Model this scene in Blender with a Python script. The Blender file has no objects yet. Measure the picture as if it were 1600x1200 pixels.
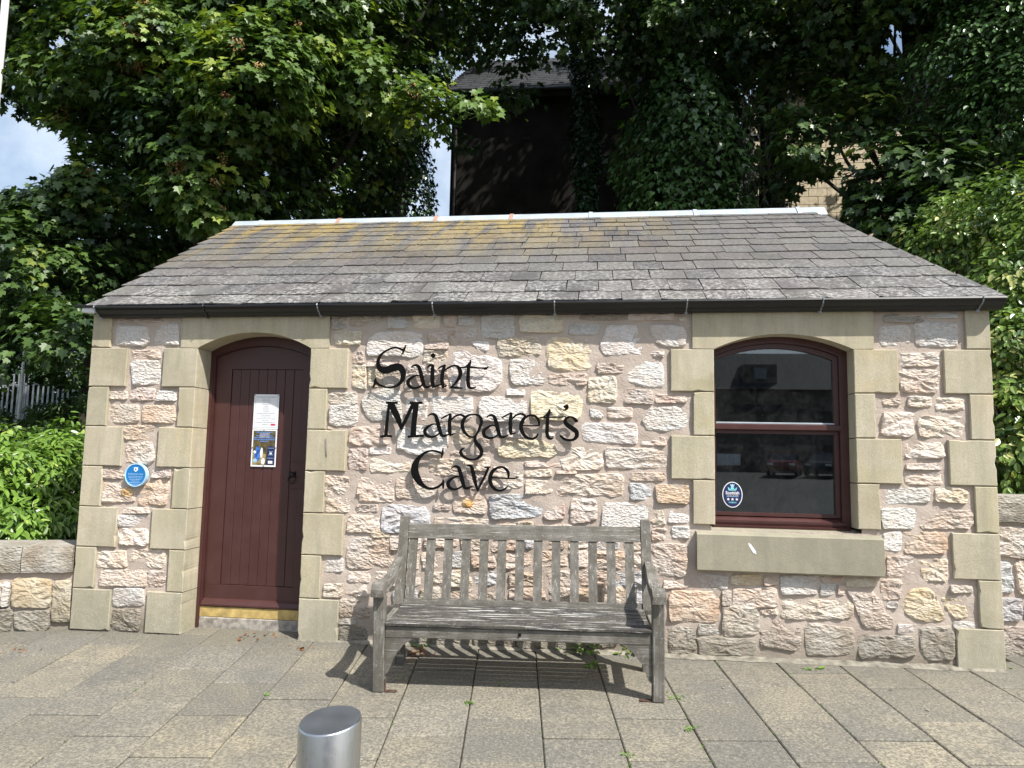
import bpy, math, random
import numpy as np
from mathutils import Vector, Matrix, noise

SC = bpy.context.scene
COL = SC.collection
random.seed(7)
R = math.radians

# ------------------------------------------------------------------ camera
CAM_R = Vector((0.99301, 0.11645, 0.01948))
CAM_U = Vector((-0.00785, -0.0995, 0.99501))
CAM_W = Vector((-0.1178, 0.9882, 0.09789))
CAM_C = Vector((0.0, -5.3, 1.44))
FPX = 1109.0
cd = bpy.data.cameras.new('camera'); cam = bpy.data.objects.new('camera', cd); COL.objects.link(cam)
m = Matrix((CAM_R, CAM_U, -CAM_W)).transposed().to_4x4(); m.translation = CAM_C
cam.matrix_world = m
cd.sensor_width = 36.0; cd.lens = 36.0 * FPX / 1600.0; cd.clip_start = 0.05; cd.clip_end = 2000
SC.camera = cam
# ------------------------------------------------------------------ light
SUN_TO = Vector((1.22, -1.0, 2.02)).normalized()
elev = math.asin(SUN_TO.z); azi = math.atan2(SUN_TO.x, SUN_TO.y)
w = bpy.data.worlds.new('World'); SC.world = w; w.use_nodes = True
nt = w.node_tree; nt.nodes.clear()
o_ = nt.nodes.new('ShaderNodeOutputWorld'); bg = nt.nodes.new('ShaderNodeBackground')
sky = nt.nodes.new('ShaderNodeTexSky'); sky.sky_type = 'NISHITA'; sky.sun_disc = False
sky.sun_elevation = elev; sky.sun_rotation = azi; sky.air_density = 1.2; sky.dust_density = 2.0
tc = nt.nodes.new('ShaderNodeTexCoord'); nz = nt.nodes.new('ShaderNodeTexNoise'); nz.inputs['Scale'].default_value = 3.0
nz.inputs['Detail'].default_value = 7; nz.inputs['Roughness'].default_value = 0.6
cr = nt.nodes.new('ShaderNodeValToRGB'); cr.color_ramp.elements[0].position = 0.42; cr.color_ramp.elements[1].position = 0.75
mx = nt.nodes.new('ShaderNodeMix'); mx.data_type = 'RGBA'
nt.links.new(tc.outputs['Generated'], nz.inputs['Vector']); nt.links.new(nz.outputs['Fac'], cr.inputs['Fac'])
nt.links.new(cr.outputs['Color'], mx.inputs[0]); nt.links.new(sky.outputs[0], mx.inputs[6]); mx.inputs[7].default_value = (7.2, 7.9, 8.8, 1)
nt.links.new(mx.outputs[2], bg.inputs['Color']); bg.inputs['Strength'].default_value = 0.10
nt.links.new(bg.outputs[0], o_.inputs['Surface'])
sd = bpy.data.lights.new('sun', 'SUN'); sd.energy = 4.3; sd.angle = R(0.53); sd.color = (1.0, 0.965, 0.91)
so = bpy.data.objects.new('sun', sd); COL.objects.link(so)
so.rotation_euler = SUN_TO.to_track_quat('Z', 'Y').to_euler(); so.location = (8, -8, 14)
SC.view_settings.view_transform = 'Standard'; SC.view_settings.look = 'None'
SC.view_settings.exposure = 0.72; SC.view_settings.gamma = 1.0; SC.view_settings.use_curve_mapping = False

# ------------------------------------------------------------------ helpers
def W(px, py, Y=0.0):
    """point of the vertical plane y=Y seen at photo pixel (px, py)"""
    d = CAM_W + CAM_R * ((px - 800) / FPX) - CAM_U * ((py - 600) / FPX)
    return CAM_C + d * ((Y - CAM_C.y) / d.y)
GN = Vector((-0.00845719, -0.05888854, 0.99822874)).normalized()
GA = Vector((-4.098, 0.0, -0.009))
def GZ(x, y):
    return GA.z - (GN.x * (x - GA.x) + GN.y * (y - GA.y)) / GN.z
def G(px, py):
    d = CAM_W + CAM_R * ((px - 800) / FPX) - CAM_U * ((py - 600) / FPX)
    return CAM_C + d * ((GA - CAM_C).dot(GN) / d.dot(GN))

def tag(o, label=None, cat=None, group=None, kind=None):
    if label: o['label'] = label
    if cat: o['category'] = cat
    if group: o['group'] = group
    if kind: o['kind'] = kind
    return o
def thing(name, label, cat, loc=(0, 0, 0), group=None, kind=None, rot=None):
    o = bpy.data.objects.new(name, None); COL.objects.link(o); o.location = loc
    o.empty_display_size = 0.2
    if rot is not None: o.rotation_euler = rot
    return tag(o, label, cat, group, kind)
def mesh(name, V, F, smooth=False):
    me = bpy.data.meshes.new(name); me.from_pydata([tuple(v) for v in V], [], F); me.update()
    if smooth: me.polygons.foreach_set('use_smooth', [True] * len(me.polygons))
    return me
def put(name, me, mat, parent=None, local=False, color=None):
    o = bpy.data.objects.new(name, me); COL.objects.link(o)
    if mat is not None and len(me.materials) == 0: me.materials.append(mat)
    if parent is not None:
        o.parent = parent
        if not local:
            p = parent; off = Vector((0, 0, 0))
            while p is not None: off += p.location; p = p.parent
            o.location = -off
    if color: o.color = (*color, 1)
    return o
def box_vf(x0, x1, y0, y1, z0, z1, b=0.0):
    if b <= 0:
        V = [(x0,y0,z0),(x1,y0,z0),(x1,y1,z0),(x0,y1,z0),(x0,y0,z1),(x1,y0,z1),(x1,y1,z1),(x0,y1,z1)]
        return V, [(0,3,2,1),(4,5,6,7),(0,1,5,4),(1,2,6,5),(2,3,7,6),(3,0,4,7)]
    V = []; idx = {}
    X = (x0, x1); Y = (y0, y1); Z = (z0, z1)
    for i in (0, 1):
        for j in (0, 1):
            for k in (0, 1):
                sx = b if i == 0 else -b; sy = b if j == 0 else -b; sz = b if k == 0 else -b
                idx[i,j,k,0] = len(V); V.append((X[i], Y[j]+sy, Z[k]+sz))
                idx[i,j,k,1] = len(V); V.append((X[i]+sx, Y[j], Z[k]+sz))
                idx[i,j,k,2] = len(V); V.append((X[i]+sx, Y[j]+sy, Z[k]))
    F = []
    q = lambda *a: F.append(tuple(a))
    q(*[idx[0,j,k,0] for j,k in ((0,0),(0,1),(1,1),(1,0))]); q(*[idx[1,j,k,0] for j,k in ((0,0),(1,0),(1,1),(0,1))])
    q(*[idx[i,0,k,1] for i,k in ((0,0),(1,0),(1,1),(0,1))]); q(*[idx[i,1,k,1] for i,k in ((0,0),(0,1),(1,1),(1,0))])
    q(*[idx[i,j,0,2] for i,j in ((0,0),(0,1),(1,1),(1,0))]); q(*[idx[i,j,1,2] for i,j in ((0,0),(1,0),(1,1),(0,1))])
    for k in (0, 1):
        for j in (0, 1):
            a = (idx[0,j,k,1], idx[1,j,k,1], idx[1,j,k,2], idx[0,j,k,2]); q(*(a if (j + k) % 2 == 1 - 0 else a[::-1]))
        for i in (0, 1):
            a = (idx[i,0,k,0], idx[i,1,k,0], idx[i,1,k,2], idx[i,0,k,2]); q(*a)
    for i in (0, 1):
        for j in (0, 1):
            q(idx[i,j,0,0], idx[i,j,1,0], idx[i,j,1,1], idx[i,j,0,1])
    for i in (0, 1):
        for j in (0, 1):
            for k in (0, 1):
                q(idx[i,j,k,0], idx[i,j,k,1], idx[i,j,k,2])
    return V, F
def fixn(me):
    import bmesh
    bm = bmesh.new(); bm.from_mesh(me); bmesh.ops.recalc_face_normals(bm, faces=bm.faces); bm.to_mesh(me); bm.free(); me.update()
    return me
def box(name, x0, x1, y0, y1, z0, z1, mat, parent=None, b=0.0, local=False, color=None):
    V, F = box_vf(x0, x1, y0, y1, z0, z1, b)
    return put(name, fixn(mesh(name, V, F)), mat, parent, local, color)
def prism(name, pts, y0, y1, mat, parent=None, local=False, color=None, axis='y'):
    """closed outline (a, c) extruded from y0 to y1"""
    n = len(pts)
    if axis == 'y': V = [(p[0], y0, p[1]) for p in pts] + [(p[0], y1, p[1]) for p in pts]
    elif axis == 'x': V = [(y0, p[0], p[1]) for p in pts] + [(y1, p[0], p[1]) for p in pts]
    else: V = [(p[0], p[1], y0) for p in pts] + [(p[0], p[1], y1) for p in pts]
    F = [tuple(range(n)), tuple(range(2*n-1, n-1, -1))] + [(i, i+n, (i+1) % n + n, (i+1) % n) for i in range(n)]
    return put(name, fixn(mesh(name, V, F)), mat, parent, local, color)
def ring(name, outer, inner, y0, y1, mat, parent=None, closed=False):
    """band between two open outlines of equal length"""
    n = len(outer)
    V = [(p[0], y0, p[1]) for p in outer] + [(p[0], y0, p[1]) for p in inner] + [(p[0], y1, p[1]) for p in outer] + [(p[0], y1, p[1]) for p in inner]
    F = []
    rng = range(n) if closed else range(n - 1)
    for i in rng:
        j = (i + 1) % n
        F += [(i, j, n+j, n+i), (2*n+i, 3*n+i, 3*n+j, 2*n+j), (i, 2*n+i, 2*n+j, j), (n+i, n+j, 3*n+j, 3*n+i)]
    if not closed: F += [(0, n, 3*n, 2*n), (n-1, 3*n-1, 4*n-1, 2*n-1)]
    return put(name, fixn(mesh(name, V, F)), mat, parent)
def arch(x0, x1, z0, zs, zc, n=16):
    """outline: up the left side, over a segmental arch, down the right side"""
    w2 = (x1 - x0) / 2; h = zc - zs; r = (w2*w2 + h*h) / (2*h); cx = (x0 + x1) / 2; cz = zc - r
    a = math.asin(w2 / r)
    return [(x0, z0)] + [(cx + r*math.sin(-a + 2*a*i/n), cz + r*math.cos(-a + 2*a*i/n)) for i in range(n + 1)] + [(x1, z0)]
def tube(pts, rad, seg=8, close=True):
    """tapered tube along points"""
    V = []; F = []; n = len(pts); P = [Vector(p) for p in pts]
    for i, p in enumerate(P):
        t = (P[min(i+1, n-1)] - P[max(i-1, 0)]).normalized()
        a = t.cross(Vector((0.31, 0.2, 1)) if abs(t.z) < 0.9 else Vector((1, 0.1, 0))).normalized(); b = t.cross(a)
        r = rad[i] if hasattr(rad, '__len__') else rad
        for k in range(seg):
            th = 2*math.pi*k/seg; V.append(p + a*(r*math.cos(th)) + b*(r*math.sin(th)))
    for i in range(n-1):
        for k in range(seg):
            F.append((i*seg+k, i*seg+(k+1) % seg, (i+1)*seg+(k+1) % seg, (i+1)*seg+k))
    if close: F += [tuple(range(seg-1, -1, -1)), tuple((n-1)*seg+k for k in range(seg))]
    return V, F
def join(parts):
    V = []; F = []
    for v, f in parts:
        o = len(V); V += list(v); F += [tuple(i+o for i in q) for q in f]
    return V, F
def cyl(r, z0, z1, seg=24, cx=0, cy=0):
    return tube([(cx, cy, z0), (cx, cy, z1)], r, seg)

# ------------------------------------------------------------------ materials
MATS = {}
def nodes_mat(name):
    ma = bpy.data.materials.new(name); ma.use_nodes = True; t = ma.node_tree; b = t.nodes['Principled BSDF']
    return ma, t, b
def N(t, ty, **kw):
    n = t.nodes.new(ty)
    for k, v in kw.items():
        if k.startswith('i_'): n.inputs[k[2:].replace('_', ' ')].default_value = v
        else: setattr(n, k, v)
    return n
def mixc(t, fac, a, b, mode='MIX'):
    mxn = t.nodes.new('ShaderNodeMix'); mxn.data_type = 'RGBA'; mxn.blend_type = mode
    for s, v in ((0, fac), (6, a), (7, b)):
        if hasattr(v, 'default_value') or hasattr(v, 'is_linked'): t.links.new(v, mxn.inputs[s])
        elif s == 0: mxn.inputs[0].default_value = v
        else: mxn.inputs[s].default_value = (*v, 1)
    return mxn.outputs[2]
def ramp(t, src, p0, p1, c0=(0, 0, 0), c1=(1, 1, 1)):
    r = t.nodes.new('ShaderNodeValToRGB'); e = r.color_ramp.elements
    e[0].position = p0; e[1].position = p1; e[0].color = (*c0, 1); e[1].color = (*c1, 1)
    t.links.new(src, r.inputs['Fac']); return r.outputs['Color']
def math_(t, op, a, b=None):
    n = t.nodes.new('ShaderNodeMath'); n.operation = op
    for i, v in enumerate((a, b)):
        if v is None: continue
        if isinstance(v, (int, float)): n.inputs[i].default_value = v
        else: t.links.new(v, n.inputs[i])
    return n.outputs[0]
def coords(t, scale=(1, 1, 1), kind='Object', rnd=False):
    c = t.nodes.new('ShaderNodeTexCoord'); mp = t.nodes.new('ShaderNodeMapping'); mp.inputs['Scale'].default_value = scale
    if kind == 'World':
        g = t.nodes.new('ShaderNodeNewGeometry'); t.links.new(g.outputs['Position'], mp.inputs['Vector'])
    else: t.links.new(c.outputs[kind], mp.inputs['Vector'])
    if rnd:
        oi = t.nodes.new('ShaderNodeObjectInfo'); v = t.nodes.new('ShaderNodeVectorMath'); v.operation = 'SCALE'
        v.inputs[0].default_value = (17, 31, 23); t.links.new(oi.outputs['Random'], v.inputs['Scale']); t.links.new(v.outputs[0], mp.inputs['Location'])
    return mp.outputs[0]
def noise_(t, vec, scale, detail=4, rough=0.55, dist=0.0):
    n = t.nodes.new('ShaderNodeTexNoise'); n.inputs['Scale'].default_value = scale; n.inputs['Detail'].default_value = detail
    n.inputs['Roughness'].default_value = rough; n.inputs['Distortion'].default_value = dist; t.links.new(vec, n.inputs['Vector']); return n.outputs['Fac']
def bump(t, b, h, strength=0.5, dist=0.01):
    n = t.nodes.new('ShaderNodeBump'); n.inputs['Strength'].default_value = strength; n.inputs['Distance'].default_value = dist
    t.links.new(h, n.inputs['Height']); t.links.new(n.outputs[0], b.inputs['Normal'])
def zpos(t):
    g = t.nodes.new('ShaderNodeNewGeometry'); s = t.nodes.new('ShaderNodeSeparateXYZ'); t.links.new(g.outputs['Position'], s.inputs[0]); return s

def m_simple(name, col, rough=0.6, metal=0.0, var=0.15, scale=20, bmp=0.0, kind='Object', spec=0.5):
    ma, t, b = nodes_mat(name); v = coords(t, kind=kind); n = noise_(t, v, scale)
    c2 = tuple(max(0, x*(1-var*1.6)) for x in col); c1 = tuple(min(1, x*(1+var)) for x in col)
    t.links.new(ramp(t, n, 0.3, 0.7, c2, c1), b.inputs['Base Color'])
    b.inputs['Roughness'].default_value = rough; b.inputs['Metallic'].default_value = metal; b.inputs['Specular IOR Level'].default_value = spec
    if bmp: bump(t, b, noise_(t, v, scale*4), bmp, 0.004)
    return ma

def m_rubble():
    ma, t, b = nodes_mat('rubble stone'); v = coords(t, (1, 1, 1.0), rnd=True); oi = t.nodes.new('ShaderNodeObjectInfo')
    n1 = noise_(t, v, 5, 5, 0.6, 0.3); n2 = noise_(t, coords(t, (1, 1, 1.9), rnd=True), 26, 6, 0.7, 0.6); n3 = noise_(t, v, 120, 3, 0.6)
    base = oi.outputs['Color']
    warm = mixc(t, 1.0, base, (1.0, 0.885, 0.80), 'MULTIPLY'); lite = mixc(t, 0.35, base, (0.84, 0.81, 0.76))
    c = mixc(t, ramp(t, n1, 0.34, 0.68), warm, lite)
    c = mixc(t, ramp(t, n2, 0.30, 0.60, (0.30, 0.30, 0.30), (0, 0, 0)), c, (0.25, 0.19, 0.15))
    c = mixc(t, ramp(t, n3, 0.3, 0.7, (0.10, 0.10, 0.10), (0, 0, 0)), c, (0.3, 0.25, 0.2))
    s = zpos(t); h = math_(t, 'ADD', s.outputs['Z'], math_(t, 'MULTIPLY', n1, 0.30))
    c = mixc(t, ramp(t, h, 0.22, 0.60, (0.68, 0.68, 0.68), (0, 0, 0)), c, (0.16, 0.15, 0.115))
    t.links.new(c, b.inputs['Base Color']); b.inputs['Roughness'].default_value = 0.9; b.inputs['Specular IOR Level'].default_value = 0.25
    vo = t.nodes.new('ShaderNodeTexVoronoi'); vo.feature = 'F1'; vo.inputs['Scale'].default_value = 34; t.links.new(coords(t, (1, 1, 2.0), rnd=True), vo.inputs['Vector'])
    hh = math_(t, 'ADD', math_(t, 'MULTIPLY', n2, 1.3), math_(t, 'MULTIPLY', vo.outputs['Distance'], 0.7)); hh = math_(t, 'ADD', hh, math_(t, 'MULTIPLY', n3, 0.2))
    hh = math_(t, 'MULTIPLY', hh, math_(t, 'ADD', math_(t, 'MULTIPLY', oi.outputs['Random'], 0.9), 0.35)); bump(t, b, hh, 0.9, 0.020); return ma
def m_mortar():
    ma, t, b = nodes_mat('lime mortar'); v = coords(t, kind='World'); n1 = noise_(t, v, 3, 5); n2 = noise_(t, v, 60, 5, 0.7)
    c = mixc(t, ramp(t, n1, 0.3, 0.7), (0.44, 0.362, 0.305), (0.57, 0.49, 0.42))
    c = mixc(t, ramp(t, n2, 0.3, 0.7, (0.3,)*3, (0,)*3), c, (0.30, 0.24, 0.20))
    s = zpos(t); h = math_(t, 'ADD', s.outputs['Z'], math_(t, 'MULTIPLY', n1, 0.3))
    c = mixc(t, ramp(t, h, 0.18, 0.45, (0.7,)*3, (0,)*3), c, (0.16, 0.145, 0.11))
    t.links.new(c, b.inputs['Base Color']); b.inputs['Roughness'].default_value = 0.95; b.inputs['Specular IOR Level'].default_value = 0.2
    bump(t, b, n2, 0.8, 0.008); return ma
def m_ashlar(name='dressed sandstone', grime=0.0):
    ma, t, b = nodes_mat(name); v = coords(t, rnd=True); oi = t.nodes.new('ShaderNodeObjectInfo')
    n1 = noise_(t, v, 2.6, 6, 0.65, 0.5); n2 = noise_(t, v, 150, 4, 0.75); n3 = noise_(t, v, 13, 7, 0.75, 0.4); n4 = noise_(t, coords(t, (1, 1, 0.22), rnd=True), 11, 5, 0.65)
    c = mixc(t, ramp(t, n1, 0.36, 0.64), oi.outputs['Color'], (0.58, 0.52, 0.40))
    c = mixc(t, ramp(t, n4, 0.36, 0.62, (0.42,)*3, (0,)*3), c, (0.37, 0.335, 0.235))
    c = mixc(t, ramp(t, n3, 0.60, 0.76, (0,)*3, (0.6,)*3), c, (0.60, 0.57, 0.49))
    c = mixc(t, ramp(t, n2, 0.34, 0.62, (0.5,)*3, (0,)*3), c, (0.25, 0.22, 0.145))
    n5 = noise_(t, coords(t, (1, 1, 0.12), 'World'), 7, 6, 0.7)
    c = mixc(t, ramp(t, n5, 0.46 - grime*.2, 0.68, (0,)*3, (0.40 + grime*.4,)*3), c, (0.235, 0.225, 0.17))
    if grime: c = mixc(t, grime, c, (0.215, 0.205, 0.155))
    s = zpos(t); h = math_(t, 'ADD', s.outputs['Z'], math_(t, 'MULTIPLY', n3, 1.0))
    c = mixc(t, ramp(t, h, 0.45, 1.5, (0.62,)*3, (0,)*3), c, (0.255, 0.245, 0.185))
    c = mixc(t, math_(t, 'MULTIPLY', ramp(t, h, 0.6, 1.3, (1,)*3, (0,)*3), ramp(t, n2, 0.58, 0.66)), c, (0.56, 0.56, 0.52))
    t.links.new(c, b.inputs['Base Color']); b.inputs['Roughness'].default_value = 0.88; b.inputs['Specular IOR Level'].default_value = 0.25
    bump(t, b, math_(t, 'ADD', n2, math_(t, 'MULTIPLY', n3, 1.2)), 0.45, 0.006); return ma
def m_paving():
    ma, t, b = nodes_mat('paving slab'); v = coords(t, rnd=True); vw = coords(t, kind='World'); oi = t.nodes.new('ShaderNodeObjectInfo')
    n1 = noise_(t, vw, 1.3, 6, 0.62, 0.6); n2 = noise_(t, v, 62, 4, 0.8); n3 = noise_(t, v, 210, 2, 0.6); n4 = noise_(t, v, 5, 6, 0.7, 0.4)
    c = mixc(t, ramp(t, n1, 0.38, 0.62), (0.175, 0.166, 0.138), (0.345, 0.305, 0.215))
    c = mixc(t, 0.45, c, oi.outputs['Color'])
    c = mixc(t, ramp(t, n4, 0.34, 0.58, (0.62,)*3, (0,)*3), c, (0.165, 0.157, 0.138))
    c = mixc(t, ramp(t, n2, 0.42, 0.56, (0.78,)*3, (0,)*3), c, (0.095, 0.09, 0.075))
    c = mixc(t, ramp(t, n2, 0.58, 0.70, (0,)*3, (0.55,)*3), c, (0.50, 0.44, 0.33))
    c = mixc(t, ramp(t, n3, 0.62, 0.74, (0,)*3, (0.5,)*3), c, (0.54, 0.50, 0.42))
    s = zpos(t); gy = math_(t, 'ADD', s.outputs['Y'], math_(t, 'MULTIPLY', n1, 1.3)); c = mixc(t, ramp(t, gy, 0.10, 0.75, (0,)*3, (0.45,)*3), c, (0.125, 0.118, 0.095))
    t.links.new(c, b.inputs['Base Color']); b.inputs['Roughness'].default_value = 0.85; b.inputs['Specular IOR Level'].default_value = 0.3
    bump(t, b, math_(t, 'ADD', n2, math_(t, 'MULTIPLY', n3, 0.4)), 0.6, 0.006); return ma
def m_slate():
    ma, t, b = nodes_mat('roof slate'); v = coords(t, rnd=True); vw = coords(t, kind='World'); oi = t.nodes.new('ShaderNodeObjectInfo')
    n1 = noise_(t, v, 6, 6, 0.65); n2 = noise_(t, v, 45, 5, 0.7); nl = noise_(t, coords(t, (3.2, 0.55, 0.55), 'World'), 1.6, 5, 0.6)
    c = mixc(t, ramp(t, n1, 0.42, 0.75, (0,)*3, (0.5,)*3), oi.outputs['Color'], (0.165, 0.155, 0.140))
    c = mixc(t, ramp(t, n2, 0.36, 0.58, (0.65,)*3, (0,)*3), c, (0.062, 0.058, 0.055))
    s = zpos(t)
    zu = ramp(t, s.outputs['Y'], 0.9 / 4, 2.9 / 4) if False else None
    yy = math_(t, 'MULTIPLY', math_(t, 'SUBTRACT', s.outputs['Y'], 0.9), 0.6)
    xl = math_(t, 'MULTIPLY', math_(t, 'SUBTRACT', 1.2, s.outputs['X']), 0.5)
    mk = math_(t, 'MULTIPLY', ramp(t, yy, 0.0, 1.0), ramp(t, xl, 0.0, 1.0)); mk = math_(t, 'MULTIPLY', mk, ramp(t, nl, 0.40, 0.55)); nsp = noise_(t, vw, 17, 6, 0.8); mk = math_(t, 'MULTIPLY', mk, ramp(t, nsp, 0.36, 0.50))
    c = mixc(t, math_(t, 'MULTIPLY', mk, ramp(t, n1, 0.25, 0.6, (0.35,)*3, (0.95,)*3)), c, (0.33, 0.235, 0.06))
    nw = noise_(t, coords(t, (1.2, 0.7, 0.7), 'World'), 2.2, 4); nf = noise_(t, vw, 30, 5, 0.75)
    low = ramp(t, s.outputs['Y'], 0.2, 1.0, (1, 1, 1), (0.25,)*3)
    mw = math_(t, 'MULTIPLY', ramp(t, nw, 0.34, 0.50), ramp(t, nf, 0.49, 0.57)); mw = math_(t, 'MULTIPLY', mw, low)
    c = mixc(t, math_(t, 'MULTIPLY', mw, 0.75), c, (0.40, 0.39, 0.37))
    t.links.new(c, b.inputs['Base Color']); b.inputs['Roughness'].default_value = 0.6; b.inputs['Specular IOR Level'].default_value = 0.45
    bump(t, b, math_(t, 'ADD', n1, math_(t, 'MULTIPLY', n2, 0.5)), 0.5, 0.008); return ma
def m_wood(name, st, col=(0.235, 0.219, 0.192)):
    ma, t, b = nodes_mat(name); v = coords(t, st, rnd=True); v1 = coords(t, rnd=True)
    n1 = noise_(t, v, 22, 6, 0.7, 0.2); n2 = noise_(t, v1, 9, 5, 0.65); n3 = noise_(t, v, 60, 5, 0.75); n4 = noise_(t, v1, 60, 4, 0.6)
    c = mixc(t, ramp(t, n1, 0.34, 0.66), tuple(x*0.48 for x in col), tuple(x*1.05 for x in col))
    c = mixc(t, ramp(t, n2, 0.42, 0.62, (0.72,)*3, (0,)*3), c, (0.095, 0.088, 0.071))
    c = mixc(t, ramp(t, n3, (0.56 if 'seat' in name else 0.59), (0.61 if 'seat' in name else 0.66), (0,)*3, ((0.95,)*3 if 'seat' in name else (0.6,)*3)), c, (0.48, 0.47, 0.44))
    c = mixc(t, ramp(t, n4, 0.60, 0.70, (0,)*3, (0.45,)*3), c, (0.40, 0.395, 0.35))
    t.links.new(c, b.inputs['Base Color']); b.inputs['Roughness'].default_value = 0.85; b.inputs['Specular IOR Level'].default_value = 0.25
    bump(t, b, math_(t, 'ADD', n1, math_(t, 'MULTIPLY', n3, 0.6)), 0.9, 0.006); return ma
def m_leaf(name, dark, light, rough=0.38, trans=0.22, young=None):
    ma, t, b = nodes_mat(name); a = t.nodes.new('ShaderNodeAttribute'); a.attribute_name = 'tint'
    c = ramp(t, a.outputs['Fac'], 0.1, 0.9, dark, light)
    if young: c = mixc(t, ramp(t, a.outputs['Fac'], 0.96, 0.985), c, young)
    t.links.new(c, b.inputs['Base Color']); b.inputs['Roughness'].default_value = rough; b.inputs['Specular IOR Level'].default_value = 0.5
    tr = t.nodes.new('ShaderNodeBsdfTranslucent'); tc_ = mixc(t, 1.0, c, (1.5, 1.6, 0.6), 'MULTIPLY'); t.links.new(tc_, tr.inputs['Color'])
    ms = t.nodes.new('ShaderNodeMixShader'); ms.inputs[0].default_value = trans
    t.links.new(b.outputs[0], ms.inputs[1]); t.links.new(tr.outputs[0], ms.inputs[2]); t.links.new(ms.outputs[0], t.nodes['Material Output'].inputs['Surface'])
    return ma
def m_bark():
    ma, t, b = nodes_mat('bark'); v = coords(t, (1, 1, 0.3), 'World'); n = noise_(t, v, 9, 6, 0.7); 
    t.links.new(ramp(t, n, 0.3, 0.7, (0.016, 0.013, 0.009), (0.062, 0.054, 0.042)), b.inputs['Base Color']); b.inputs['Roughness'].default_value = 0.95
    bump(t, b, n, 0.8, 0.05); return ma
def m_glass():
    ma, t, b = nodes_mat('window glass'); t.nodes.remove(b)
    gl = t.nodes.new('ShaderNodeBsdfGlossy'); gl.inputs['Roughness'].default_value = 0.012; gl.inputs['Color'].default_value = (0.92, 0.97, 1, 1)
    tr = t.nodes.new('ShaderNodeBsdfTransparent'); tr.inputs['Color'].default_value = (0.62, 0.66, 0.65, 1)
    fr = t.nodes.new('ShaderNodeFresnel'); fr.inputs['IOR'].default_value = 1.75
    df = t.nodes.new('ShaderNodeBsdfDiffuse'); df.inputs['Color'].default_value = (0.35, 0.35, 0.34, 1)
    v = coords(t); n = noise_(t, v, 9, 7, 0.75, 0.6)
    m1 = t.nodes.new('ShaderNodeMixShader'); m2 = t.nodes.new('ShaderNodeMixShader')
    t.links.new(math_(t, 'MULTIPLY', fr.outputs[0], 1.6), m1.inputs[0]); t.links.new(tr.outputs[0], m1.inputs[1]); t.links.new(gl.outputs[0], m1.inputs[2])
    t.links.new(ramp(t, n, 0.40, 0.75, (0.0,)*3, (0.045,)*3), m2.inputs[0]); t.links.new(m1.outputs[0], m2.inputs[1]); t.links.new(df.outputs[0], m2.inputs[2])
    t.links.new(m2.outputs[0], t.nodes['Material Output'].inputs['Surface']); return ma
def m_steel():
    ma, t, b = nodes_mat('brushed steel'); v = coords(t, (1, 1, 0.02)); n = noise_(t, v, 900, 3, 0.7); n2 = noise_(t, coords(t), 60, 5, 0.7)
    t.links.new(ramp(t, n, 0.2, 0.8, (0.50, 0.50, 0.50), (0.66, 0.66, 0.66)), b.inputs['Base Color']); b.inputs['Metallic'].default_value = 1.0
    t.links.new(ramp(t, n2, 0.3, 0.7, (0.27,)*3, (0.36,)*3), b.inputs['Roughness']); bump(t, b, math_(t, 'ADD', n, n2), 0.12, 0.001); return ma
def m_paint(name, col, rough=0.35):
    ma, t, b = nodes_mat(name); v = coords(t); n = noise_(t, v, 7, 6, 0.7); n2 = noise_(t, coords(t, (1, 1, 0.15)), 60, 4, 0.6)
    t.links.new(mixc(t, ramp(t, n, 0.35, 0.7, (0,)*3, (0.35,)*3), col, tuple(min(1, x*1.35+0.012) for x in col)), b.inputs['Base Color'])
    t.links.new(ramp(t, n, 0.3, 0.7, (rough*0.85,)*3, (rough*1.25,)*3), b.inputs['Roughness']); bump(t, b, math_(t, 'ADD', n, n2), 0.12, 0.002); return ma

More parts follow.
